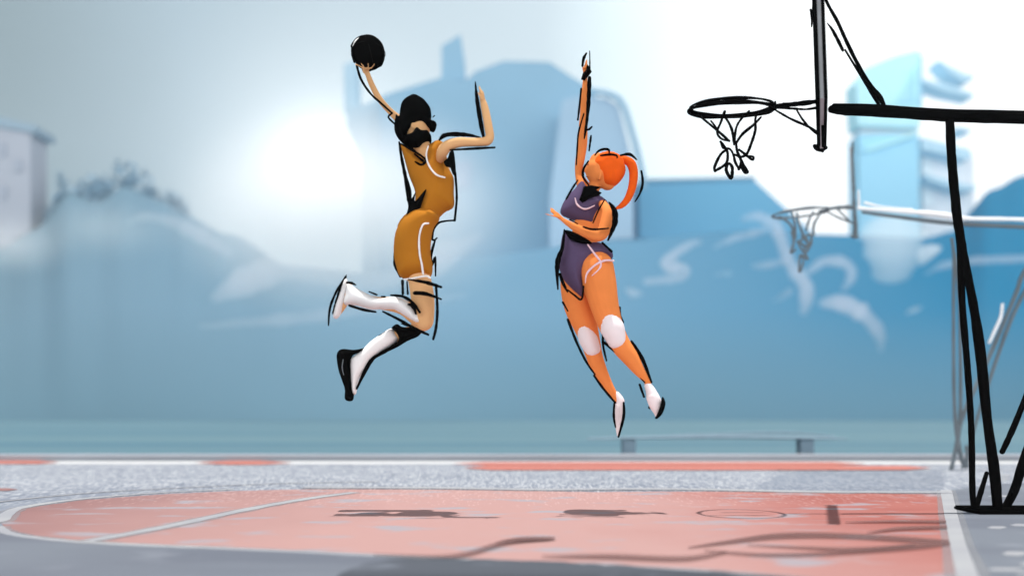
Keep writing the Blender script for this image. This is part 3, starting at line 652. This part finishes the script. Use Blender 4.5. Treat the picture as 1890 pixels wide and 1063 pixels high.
strokes('net', [H2([(130, 425, 3), (185, 465, 4), (205, 530, 4)]), H2([(190, 402, 3), (205, 460, 4), (207, 528, 4)]), H2([(215, 405, 3), (222, 450, 4), (245, 510, 4), (265, 540, 4)]), H2([(295, 402, 3), (275, 440, 4), (262, 490, 4)]), H2([(330, 410, 3), (300, 460, 4), (296, 515, 4)]),
                H2([(190, 500, 4), (200, 550, 4), (185, 603, 4), (210, 585, 3)]), H2([(218, 545, 4), (235, 580, 4), (258, 600, 4), (285, 555, 4), (280, 510, 4), (250, 530, 4), (230, 548, 4), (262, 570, 4), (285, 540, 3)]),
                H2([(240, 520, 4), (270, 560, 4), (250, 590, 4), (268, 634, 4), (232, 614, 4), (228, 698, 4), (248, 640, 3), (235, 615, 3)])], D, gm, gh, dy=0)
arm = strokes('support_arm', [H2([(540, 404, 8), (700, 425, 10), (980, 458, 11), (1329, 476, 12), (1700, 500, 12)])], D, gm, gh, dy=.02, rough=.1)
strokes('highlight_edge', [H2([(518, 300, 5), (520, 385, 7)]), H2([(518, 384, 9), (700, 398, 9), (860, 410, 14), (980, 425, 15), (1060, 436, 11), (1329, 441, 10), (1700, 462, 10)]), H2([(550, 358, 7), (640, 378, 4), (780, 390, 5)])], D, mat('white highlight', (.95, .95, .95), .6), arm, dy=0)  # highlight along the arm, modelled as white rods
def gl(S, w=1.0):
    return strokes('leg', [S], D, gm, gh, dy=0, rough=.1)
gl([(1757, 441, 3), (1761, 480, 3.2), (1760, 560, 3), (1761, 725, 3), (1766, 797, 4), (1776, 850, 4), (1784, 862, 3)])
gl([(1763, 470, 2.5), (1771, 560, 3), (1773, 725, 3.2), (1770, 797, 4), (1756, 864, 4)])
gl([(1960, 380, 4), (1892, 498, 4), (1874, 545, 4), (1827, 655, 4), (1779, 763, 4), (1767, 815, 3)])
gl([(1960, 420, 4), (1893, 535, 3.5), (1860, 605, 3.5), (1822, 715, 3.5), (1797, 795, 3), (1782, 858, 3)])
strokes('hook', [[(1783, 823, 2.5), (1786, 858, 2.5)], [(1786, 858, 3), (1776, 862, 3)]], D, gm, gh)
strokes('highlight_strip', [[(1850, 562, 2.6), (1847, 585, 3), (1835, 612, 3), (1826, 632, 2.5)]], D, bpy.data.materials['white highlight'], gh, dy=-.06)  # highlight on the brace, built as a thin white rod

# a long low bench beyond the court
D = 14.2
bn = thing('bench', (P(1320, 846, D).x, D, -.02), 'long low grey bench on two wide legs beyond the far kerb', 'bench')
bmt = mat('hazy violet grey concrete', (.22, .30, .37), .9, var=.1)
def box(bm, x0, x1, y0, y1, d0, d1):
    vs = [P(x, y, D) for x, y in ((x0, y0), (x1, y0), (x1, y1), (x0, y1))]
    a = [bm.verts.new(v + Vector((0, d0, 0))) for v in vs]; b_ = [bm.verts.new(v + Vector((0, d1, 0))) for v in vs]
    bm.faces.new(a); bm.faces.new(b_[::-1])
    for i in range(4): bm.faces.new((a[i], b_[i], b_[(i + 1) % 4], a[(i + 1) % 4]))
bm = bmesh.new(); loft(bm, [(1085, 809, 1.5, 0, 20), (1200, 807, 2.6, 0, 24), (1330, 806, 3, 0, 26), (1480, 808, 3, 0, 24), (1560, 809, 1.2, 0, 16)], D); link('seat', finish(bm, 'seat'), bmt, bn)
bm = bmesh.new(); loft(bm, [(1240, 803, 1, .2, 4), (1370, 799.5, 1.8, .3, 6), (1460, 798.5, 2, .3, 6), (1540, 805, 1, .2, 4)], D); link('back_rail', finish(bm, 'back_rail'), bmt, bn)
for x0, x1 in ((1148, 1172), (1474, 1498)):
    bm = bmesh.new(); box(bm, x0, x1, 811, 843, -.12, .12); link('leg', finish(bm, 'leg', False), bmt, bn)

# ================================================================== DISTANT TOWN AND HILLS
def bmat_(name, c, var=.12, scale=.03, c2=None): return mat(name, c, .9, var=var, scale=scale, spec=.05, col2=c2)
def ridge(name, sky, D0, D1, m, rough=.3, base_y=None):
    """terrain: rises from the plain at D0 to a skyline (photo px) at D1 and falls behind"""
    pts = []
    for i in range(len(sky) - 1):
        a, b = sky[i], sky[i + 1]; n = max(2, int((b[0] - a[0]) / 12))
        for k in range(n):
            t = k / n; t2 = t * t * (3 - 2 * t); pts.append((a[0] + (b[0] - a[0]) * t, a[1] + (b[1] - a[1]) * t2))
    pts.append(sky[-1])
    bm = bmesh.new(); rows = []
    prof = [(0, 0), (.06, .10), (.3, .36), (.6, .65), (.88, .93), (1.0, 1.0), (1.3, .85), (1.8, 0)]
    for t, hgt in prof:
        row = []
        for x, y in pts:
            Dr = D0 + (D1 - D0) * t; top_ = P(x, y + random.uniform(-1, 1) * rough * (t > .05), D1)
            row.append(bm.verts.new(((x - 945) / FPX * (D1 if t > 1 else D0 + (D1 - D0) * t), Dr, -.5 + (top_.z + .5) * hgt)))
        rows.append(row)
    for r0, r1 in zip(rows, rows[1:]):
        for i in range(len(r0) - 1): bm.faces.new((r0[i], r0[i + 1], r1[i + 1], r1[i]))
    me = finish(bm, name)
    if sum(p.normal.z for p in me.polygons) < 0: me.flip_normals()
    return link(name, me, m, kind='structure')
def block(bm, poly, D, depth):
    f = [P(x, y, D) for x, y in poly]
    a = [bm.verts.new(v) for v in f]; b_ = [bm.verts.new(v + Vector((0, depth, 0))) for v in f]
    bm.faces.new(a); bm.faces.new(b_[::-1]); n = len(a)
    for i in range(n): bm.faces.new((a[i], b_[i], b_[(i + 1) % n], a[(i + 1) % n]))
def part(name, polys, D, depth, m, parent, dy=0):
    bm = bmesh.new()
    for p in polys: block(bm, p, D + dy, depth)
    return link(name, finish(bm, name, False), m, parent)
def grad_hill(name, cl, cc, cr):
    # hillside colour runs from grey-blue (west) to saturated blue (east), glow and haze painted in
    m = bpy.data.materials.new(name); m.use_nodes = True; nt = m.node_tree; N = nt.nodes; L = nt.links
    b = N['Principled BSDF']; b.inputs['Roughness'].default_value = .95; b.inputs['Specular IOR Level'].default_value = .02
    tc = N.new('ShaderNodeTexCoord'); sx = N.new('ShaderNodeSeparateXYZ'); L.new(tc.outputs['Object'], sx.inputs[0])
    no = N.new('ShaderNodeTexNoise'); no.inputs['Scale'].default_value = .018; no.inputs['Detail'].default_value = 3; L.new(tc.outputs['Object'], no.inputs['Vector'])
    mr = N.new('ShaderNodeMapRange'); mr.inputs[1].default_value = -75; mr.inputs[2].default_value = 62; L.new(sx.outputs[0], mr.inputs[0])
    ad = N.new('ShaderNodeMath'); ad.operation = 'MULTIPLY_ADD'; ad.inputs[1].default_value = .25; L.new(no.outputs['Fac'], ad.inputs[0])
    sb = N.new('ShaderNodeMath'); sb.operation = 'SUBTRACT'; sb.inputs[1].default_value = .125; L.new(mr.outputs[0], sb.inputs[0]); L.new(sb.outputs[0], ad.inputs[2])
    cr_ = N.new('ShaderNodeValToRGB'); L.new(ad.outputs[0], cr_.inputs[0])
    e = cr_.color_ramp.elements; e[0].position = 0; e[0].color = (*cl, 1); e[1].position = 1; e[1].color = (*cr, 1)
    k = e.new(.45); k.color = (*cc, 1); m1 = N.new('ShaderNodeMapRange'); m1.inputs[1].default_value = 14; m1.inputs[2].default_value = 0; m1.inputs[4].default_value = .75; L.new(sx.outputs[2], m1.inputs[0])
    mm = N.new('ShaderNodeMix'); mm.data_type = 'RGBA'; L.new(m1.outputs[0], mm.inputs[0]); L.new(cr_.outputs[0], mm.inputs[6]); mm.inputs[7].default_value = (.085, .16, .205, 1)
    L.new(mm.outputs[2], b.inputs['Base Color']); return m
hillm = grad_hill('blue hillside', (.10, .165, .21), (.12, .225, .315), (.005, .125, .24))
ridge('hills', [(-1200, 360), (-300, 420), (0, 455), (70, 420), (130, 352), (180, 368), (230, 345), (300, 372), (345, 400), (420, 432), (540, 492), (690, 505), (860, 472), (1180, 440), (1390, 425), (1500, 432), (1580, 434), (1700, 440), (1770, 425), (1830, 350), (1890, 324), (2050, 300), (2600, 330), (3200, 420)], 95, 140, hillm)

# big blue hall with a chimney
hall = thing('building', (P(880, 765, 150).x, 150, 0), 'huge pale blue hall with a chamfered roof and a chimney rising behind the leaping man', 'building', 'hazy town blocks behind the court')
m_hall = bmat_('pale blue wall', (.27, .47, .62)); m_hall2 = bmat_('glow paled wall', (.46, .63, .74))  # second wall tone is paler, sun glow put into its colour
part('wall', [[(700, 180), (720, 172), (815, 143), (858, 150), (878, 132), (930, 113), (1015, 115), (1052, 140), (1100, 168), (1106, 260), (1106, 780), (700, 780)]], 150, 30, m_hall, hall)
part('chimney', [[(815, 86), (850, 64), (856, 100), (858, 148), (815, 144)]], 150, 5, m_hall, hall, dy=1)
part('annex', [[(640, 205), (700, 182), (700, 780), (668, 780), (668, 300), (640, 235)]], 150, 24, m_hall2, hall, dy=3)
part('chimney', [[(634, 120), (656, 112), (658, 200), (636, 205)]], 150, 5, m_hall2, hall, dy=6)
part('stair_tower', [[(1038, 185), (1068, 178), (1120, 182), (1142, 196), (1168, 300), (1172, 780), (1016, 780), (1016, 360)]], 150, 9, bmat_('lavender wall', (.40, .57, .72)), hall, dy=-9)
bm = bmesh.new(); loft(bm, [(1095, 168, 5, 0), (1143, 184, 6, 0), (1165, 240, 6, 0), (1183, 310, 6, 0), (1188, 345, 6, 0)], 140); link('roof_pipe', finish(bm, 'roof_pipe'), m_hall, hall)
part('window', [[(840 + 0, 300), (868, 297), (868, 345), (840, 350)]], 150, .3, bmat_('pane tint', (.32, .46, .62)), hall, dy=-.31)

# the east block
eb = thing('building', (P(1290, 765, 158).x, 158, 0), 'flat topped deep blue block right of the woman with a sloping eastern end', 'building', 'hazy town blocks behind the court')
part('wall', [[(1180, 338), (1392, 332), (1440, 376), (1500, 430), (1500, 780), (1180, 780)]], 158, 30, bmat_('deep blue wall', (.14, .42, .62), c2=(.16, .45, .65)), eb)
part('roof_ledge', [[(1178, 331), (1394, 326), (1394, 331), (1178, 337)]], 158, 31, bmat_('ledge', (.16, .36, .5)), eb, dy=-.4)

# cyan glass tower
D = 190
gt = thing('glass_tower', (P(1640, 765, D).x, D, 0), 'bright cyan glass tower with a slanted top between the two hoop beams', 'building', 'hazy town blocks behind the court')
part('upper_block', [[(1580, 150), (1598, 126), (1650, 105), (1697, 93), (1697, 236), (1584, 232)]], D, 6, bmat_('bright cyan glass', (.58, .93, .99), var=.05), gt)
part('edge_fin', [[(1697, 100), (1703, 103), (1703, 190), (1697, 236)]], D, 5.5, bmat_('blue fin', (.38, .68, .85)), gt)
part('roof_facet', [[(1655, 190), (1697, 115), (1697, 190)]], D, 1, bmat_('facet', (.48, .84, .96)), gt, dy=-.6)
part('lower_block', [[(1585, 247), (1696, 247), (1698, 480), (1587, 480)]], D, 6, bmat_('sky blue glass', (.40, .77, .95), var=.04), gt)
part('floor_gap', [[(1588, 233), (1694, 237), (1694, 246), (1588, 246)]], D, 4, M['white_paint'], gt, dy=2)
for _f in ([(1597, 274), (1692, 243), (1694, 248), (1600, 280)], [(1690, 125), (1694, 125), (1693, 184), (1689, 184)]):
    part('glass_highlight', [_f], D, .5, bmat_('cyan highlight', (.60, .97, .97), var=.03), gt, dy=-1.2)  # highlight strokes on the glass, modelled as bright strips
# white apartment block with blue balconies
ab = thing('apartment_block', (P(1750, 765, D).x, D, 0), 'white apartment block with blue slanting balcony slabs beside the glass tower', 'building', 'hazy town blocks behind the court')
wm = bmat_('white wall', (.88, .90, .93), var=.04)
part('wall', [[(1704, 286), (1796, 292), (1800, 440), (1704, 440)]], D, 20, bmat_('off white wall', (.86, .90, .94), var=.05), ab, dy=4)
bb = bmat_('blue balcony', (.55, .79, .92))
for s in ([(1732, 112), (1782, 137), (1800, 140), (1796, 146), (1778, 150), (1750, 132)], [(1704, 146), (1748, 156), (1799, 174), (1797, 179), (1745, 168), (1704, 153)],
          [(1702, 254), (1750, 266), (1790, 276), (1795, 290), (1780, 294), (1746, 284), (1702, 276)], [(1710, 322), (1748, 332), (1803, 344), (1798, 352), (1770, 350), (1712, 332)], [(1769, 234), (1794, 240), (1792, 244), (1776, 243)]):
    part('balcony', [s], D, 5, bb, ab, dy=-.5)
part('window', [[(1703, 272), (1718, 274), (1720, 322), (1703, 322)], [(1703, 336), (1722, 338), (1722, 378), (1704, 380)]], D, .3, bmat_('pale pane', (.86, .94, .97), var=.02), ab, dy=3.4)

# lilac house at the left edge
lb = thing('building', (P(25, 765, 139).x, 139, 0), 'lilac grey house with a dark eave at the left edge of the view', 'building', 'hazy town blocks behind the court')
part('wall', [[(-130, 205), (-20, 225), (56, 240), (56, 780), (-130, 780)]], 139, 5, bmat_('lilac wall', (.44, .46, .52), var=.08, scale=.1), lb)
part('roof', [[(-140, 192), (-20, 212), (66, 232), (66, 246), (-20, 231), (-140, 210)]], 139, 6, bmat_('slate', (.30, .40, .48)), lb, dy=-.5)
for x0, y0 in ((-4, 262), (26, 292), (-2, 342), (16, 432)):
    part('window', [[(x0, y0), (x0 + 13, y0 + 2), (x0 + 13, y0 + 26), (x0, y0 + 25)]], 139, .3, bmat_('dull pane', (.40, .43, .50)), lb, dy=-.31)

# trees on the left
def tree(x, ytop, w, h, D, label, seed):
    rnd = random.Random(seed)
    t = thing('tree', (P(x, 765, D).x, D, 0), label, 'tree', 'hazy trees on the left')
    bm = bmesh.new(); loft(bm, [(x, 770, 5, 0), (x + 2, ytop + h * .8, 4, 0), (x - 2, ytop + h * .4, 2, 0)], D, seg=8); link('trunk', finish(bm, 'trunk'), bmat_('bark', (.16, .22, .28)), t)
    bm = bmesh.new()
    clumps = [(rnd.gauss(0, .36), rnd.uniform(-1, 1) * .5, rnd.gauss(0, .30)) for _ in range(26)]
    for cx, cy, cz in clumps:
        cen = P(x + cx * w * .5, ytop + h * .5 - cz * h * .55, D) + Vector((0, cy * w * .5 * D / FPX, 0)); r = rnd.uniform(.10, .24) * w * D / FPX
        for _ in range(220):
            d = Vector((rnd.gauss(0, 1), rnd.gauss(0, 1), rnd.gauss(0, 1))).normalized() * r * rnd.uniform(.05, 1.1)
            s = rnd.uniform(.07, .17) * r; u = Vector((rnd.gauss(0, 1), rnd.gauss(0, 1), rnd.gauss(0, 1))).normalized() * s; v = u.orthogonal().normalized() * s * .7
            p = cen + d; bm.faces.new([bm.verts.new(p + q) for q in (u, v, -u, -v)])
    me = bpy.data.meshes.new('crown'); bm.to_mesh(me); bm.free()
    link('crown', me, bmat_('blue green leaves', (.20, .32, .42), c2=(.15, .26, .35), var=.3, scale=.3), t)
tree(185, 325, 170, 150, 143, 'broadest blue tree crown, second from the lilac house', 1)
tree(292, 338, 110, 110, 146, 'smaller round blue tree left of the sun glow', 2)
tree(108, 332, 70, 130, 142, 'narrow tree against the lilac house eave', 3)
tree(352, 395, 90, 90, 144, 'low bushy tree nearest the sun glow', 4)

# pale drifting mist wisps before the hills
K6 = zm(1100, 320, 2.126)
mist = mat('pale mist', lin(196, 203, 222, .85), .95, spec=0, var=.1, scale=.05)
mist2 = mat('pale blue mist', lin(205, 224, 235, .95), .95, spec=0)
mist3 = mat('faint lilac mist', lin(188, 200, 222, .8), .95, spec=0)
def vol(name, col, dens):
    m = bpy.data.materials.new(name); m.use_nodes = True; t = m.node_tree; t.nodes.clear()
    o = t.nodes.new('ShaderNodeOutputMaterial'); p = t.nodes.new('ShaderNodeVolumePrincipled')
    p.inputs['Color'].default_value = (*col, 1); p.inputs['Density'].default_value = dens; p.inputs['Anisotropy'].default_value = 0
    t.links.new(p.outputs[0], o.inputs['Volume']); return m
mist = vol('pale mist', (1, .94, .97), .33); mist2 = vol('pale blue mist', (1, 1, 1), .8)
mist3 = vol('faint lilac mist', (1, .97, 1), .14); mist4 = vol('blue mist', (.93, .98, 1), .25)
def wisp(paths, D, m, label, flat=1.0):
    bm = bmesh.new()
    for S in paths:
        S = [(s[0] + random.uniform(-1, 1), s[1] + random.uniform(-1, 1), s[2] * 1.35 * random.uniform(.85, 1.15)) for s in catmull(S, 4)]
        loft(bm, S, D, seg=12, n=1, flat=flat)
    o = link('cloud', finish(bm, 'cloud'), m); tag(o, label, 'cloud', 'mist wisps before the hills'); return o
wisp([K6([(405, 268, 10), (340, 295, 16), (272, 355, 20), (330, 378, 20), (350, 395, 18), (290, 415, 14), (200, 425, 12)])], 88, mist, 'pale hooked wisp of mist right of the woman\'s hip')
wisp([K6([(120, 455, 8), (150, 470, 13), (180, 472, 6)])], 88, mist, 'small pale puff nearest the woman\'s thigh')
wisp([K6([(465, 290, 6), (540, 255, 11), (620, 235, 12), (690, 215, 9)]), K6([(575, 180, 7), (640, 170, 14), (700, 205, 18), (735, 290, 20), (770, 370, 20), (825, 450, 22), (815, 540, 14)]), K6([(700, 500, 6), (760, 465, 12)])], 88, mist, 'long twisting wisp of mist below the far hoop net')
wisp([K6([(620, 362, 8), (680, 358, 13), (750, 340, 10)])], 88, mist, 'short flat wisp left of the far net')
wisp([K6([(835, 385, 10), (900, 345, 15), (970, 350, 18), (1005, 395, 16), (975, 455, 10)])], 88, mist, 'arched wisp of mist right of the far net')
wisp([K6([(890, 510, 14), (960, 510, 26), (1040, 545, 28), (1085, 590, 22), (1115, 640, 16), (1118, 690, 8)])], 88, mist, 'thick wisp of mist trailing down to the right')
wisp([K6([(465, 395, 6), (520, 395, 10)])], 88, mist3, 'tiny faint puff between the wisps')
wisp([K6([(1222, 548, 5), (1250, 535, 9), (1275, 525, 4)])], 88, mist2, 'tiny pale puff low beside the grey leg')
wisp([K6([(1295, 395, 6), (1360, 362, 12), (1450, 345, 12), (1560, 338, 12), (1800, 330, 10)])], 88, mist, 'thin wisp passing behind the black hoop leg')
bm = bmesh.new(); puff(bm, K6([(1262, 302), (1285, 280), (1345, 280), (1358, 298), (1320, 335), (1278, 366), (1262, 350)]), 88, 8, step=4); tag(link('cloud', finish(bm, 'cloud'), mist2), 'bright triangular scrap of mist under the grey arm', 'cloud', 'mist wisps before the hills')
wisp([[(1648, 425, 46), (1648, 470, 40), (1646, 505, 26)]], 88, mist4, 'soft blue column of mist under the glass tower', .5)
wisp([[(400, 548, 8), (470, 512, 22), (540, 498, 16), (700, 520, 14), (800, 480, 22), (885, 436, 6)]], 88, mist3, 'broad lilac wisp under the sun glow')
wisp([[(370, 602, 4), (520, 590, 9), (680, 570, 9), (860, 545, 4)]], 88, mist3, 'long thin lilac streak below the sun glow')
wisp([[(235, 412, 3), (270, 400, 7), (320, 410, 9), (370, 435, 12), (420, 465, 7)]], 88, mist3, 'lilac wisp among the left trees')

def soft_bank(x, y, rx, rz, D, dens, col, label):
    """a drifting bank of mist: an ellipsoid of air whose density thins out to nothing at its rim"""
    bm = bmesh.new(); bmesh.ops.create_icosphere(bm, subdivisions=4, radius=1.0)
    m = bpy.data.materials.new('drifting mist'); m.use_nodes = True; t = m.node_tree; t.nodes.clear()
    o = t.nodes.new('ShaderNodeOutputMaterial'); p = t.nodes.new('ShaderNodeVolumePrincipled')
    tc = t.nodes.new('ShaderNodeTexCoord'); g = t.nodes.new('ShaderNodeTexGradient'); g.gradient_type = 'QUADRATIC_SPHERE'
    k = t.nodes.new('ShaderNodeMath'); k.operation = 'MULTIPLY'; k.inputs[1].default_value = dens
    t.links.new(tc.outputs['Object'], g.inputs[0]); t.links.new(g.outputs['Fac'], k.inputs[0]); t.links.new(k.outputs[0], p.inputs['Density'])
    p.inputs['Color'].default_value = (*col, 1); p.inputs['Anisotropy'].default_value = .1; t.links.new(p.outputs[0], o.inputs['Volume'])
    ob = link('cloud', finish(bm, 'cloud'), m); ob.location = P(x, y, D); ob.scale = (rx * D / FPX, 5.0, rz * D / FPX)
    return tag(ob, label, 'cloud', 'mist banks before the hills')
soft_bank(635, 385, 380, 240, 84, .85, (1, 1, 1), 'largest bright bank of mist, added to spread the sun glow')  # mist added so the glow spills over hills and hall
soft_bank(190, 420, 190, 75, 84, .07, (.97, 1, 1), 'thin mist bank below the left trees')
soft_bank(20, 450, 130, 70, 84, .16, (1, 1, 1), 'mist bank veiling the foot of the lilac house')

# ================================================================== HAZE
HAZE_DENS = 0.00065
bm = bmesh.new()
bmesh.ops.create_cube(bm, size=1, matrix=Matrix.Translation((0, 235, 74.5)) @ Matrix.Diagonal((1000, 520, 153, 1)))
hz = link('haze', finish(bm, 'haze', False), None, kind='stuff'); tag(hz, 'pale blue haze thickening toward the hills and town', 'haze', kind='stuff')
hm = bpy.data.materials.new('haze air'); hm.use_nodes = True; nt = hm.node_tree; nt.nodes.clear()
ou = nt.nodes.new('ShaderNodeOutputMaterial'); pv = nt.nodes.new('ShaderNodeVolumePrincipled')
pv.inputs['Color'].default_value = (.80, .90, .97, 1); pv.inputs['Density'].default_value = HAZE_DENS; pv.inputs['Anisotropy'].default_value = .35
nt.links.new(pv.outputs[0], ou.inputs['Volume']); hz.data.materials.append(hm)

# ================================================================== LIGHT
SUN_EL, SUN_AZ = 87.5, -20
sun = bpy.data.lights.new('sun', 'SUN'); sun.energy = 5.0; sun.angle = R(.5); sun.color = (1, .965, .92)
so = bpy.data.objects.new('sun', sun); C.objects.link(so)
sv = Vector((math.sin(R(SUN_AZ)) * math.cos(R(SUN_EL)), math.cos(R(SUN_AZ)) * math.cos(R(SUN_EL)), math.sin(R(SUN_EL))))
so.rotation_euler = sv.to_track_quat('Z', 'Y').to_euler()

w = bpy.data.worlds.new('World'); sc.world = w; w.use_nodes = True; nt = w.node_tree; N = nt.nodes; L = nt.links; N.clear()
out = N.new('ShaderNodeOutputWorld'); bg = N.new('ShaderNodeBackground'); L.new(bg.outputs[0], out.inputs[0])
sky = N.new('ShaderNodeTexSky'); sky.sky_type = 'NISHITA'; sky.sun_disc = False; sky.sun_elevation = R(SUN_EL); sky.sun_rotation = R(SUN_AZ)
tc = N.new('ShaderNodeTexCoord'); sx = N.new('ShaderNodeSeparateXYZ'); L.new(tc.outputs['Generated'], sx.inputs[0])
def mth(op, a, b=None, c=None, clamp=False):
    n = N.new('ShaderNodeMath'); n.operation = op; n.use_clamp = clamp
    for i, v in enumerate((a, b, c)):
        if v is None: continue
        if isinstance(v, (int, float)): n.inputs[i].default_value = v
        else: L.new(v, n.inputs[i])
    return n.outputs[0]
def mixc(f, a, b, mode='MIX'):
    n = N.new('ShaderNodeMix'); n.data_type = 'RGBA'; n.blend_type = mode
    if isinstance(f, (int, float)): n.inputs[0].default_value = f
    else: L.new(f, n.inputs[0])
    for i, v in ((6, a), (7, b)):
        if isinstance(v, tuple): n.inputs[i].default_value = (*v, 1)
        else: L.new(v, n.inputs[i])
    return n.outputs[2]
no = N.new('ShaderNodeTexNoise'); no.inputs['Scale'].default_value = 2.2; no.inputs['Detail'].default_value = 3; L.new(tc.outputs['Generated'], no.inputs['Vector'])
u = mth('MULTIPLY_ADD', sx.outputs[0], .5, .5)
u = mth('ADD', u, mth('MULTIPLY_ADD', no.outputs['Fac'], .06, -.03))
cr = N.new('ShaderNodeValToRGB'); L.new(u, cr.inputs[0]); e = cr.color_ramp.elements
stops = [(.20, (.17, .235, .255)), (.27, (.225, .305, .34)), (.35, (.38, .50, .58)), (.515, (.66, .78, .85)), (.575, (1.05, 1.2, 1.24)), (.63, (1.3, 1.3, 1.3))]
e[0].position = stops[0][0]; e[0].color = (*stops[0][1], 1); e[1].position = stops[-1][0]; e[1].color = (*stops[-1][1], 1)
for p, c in stops[1:-1]: k = e.new(p); k.color = (*c, 1)
front = cr.outputs[0]
# sun glow
gd = Vector((600 - 945, FPX, HOR - 338)).normalized()
dt = N.new('ShaderNodeVectorMath'); dt.operation = 'DOT_PRODUCT'; L.new(tc.outputs['Generated'], dt.inputs[0]); dt.inputs[1].default_value = gd
ang2 = mth('MULTIPLY', mth('SUBTRACT', 1.0, dt.outputs['Value']), 2.0)      # ~ angle squared
g1 = mth('MULTIPLY', mth('EXPONENT', mth('MULTIPLY', ang2, -1 / R(2.6) ** 2)), 1.7)
g2 = mth('MULTIPLY', mth('EXPONENT', mth('MULTIPLY', ang2, -1 / R(7.0) ** 2)), .55)
gl_ = mth('ADD', g1, g2)
front = mixc(1.0, front, mixc(1.0, (1, .99, .95), gl_, 'MULTIPLY'), 'ADD')
# sky overhead: dimmed for deeper shadows; low sky behind the camera: added bright fill
zen = mth('SMOOTH_MIN', mth('MAXIMUM', mth('MULTIPLY_ADD', sx.outputs[2], 5.0, -2.25), 0), 1.0, .05, clamp=True)
back = mth('MULTIPLY_ADD', sx.outputs[1], -2.0, 0.1, clamp=True)
BACK = (2.1, 2.1, 2.1)
c = mixc(back, front, BACK)
nis = mixc(1.0, sky.outputs[0], (.025, .025, .025), 'MULTIPLY')
c = mixc(zen, c, nis)
L.new(c, bg.inputs[0]); bg.inputs[1].default_value = 1.0

sc.view_settings.view_transform = 'Standard'; sc.view_settings.look = 'None'; sc.view_settings.gamma = 1; sc.view_settings.exposure = 0
sc.render.engine = 'CYCLES'
sc.cycles.volume_bounces = 10; sc.cycles.max_bounces = 12; sc.cycles.use_denoising = True
sc.render.film_transparent = False
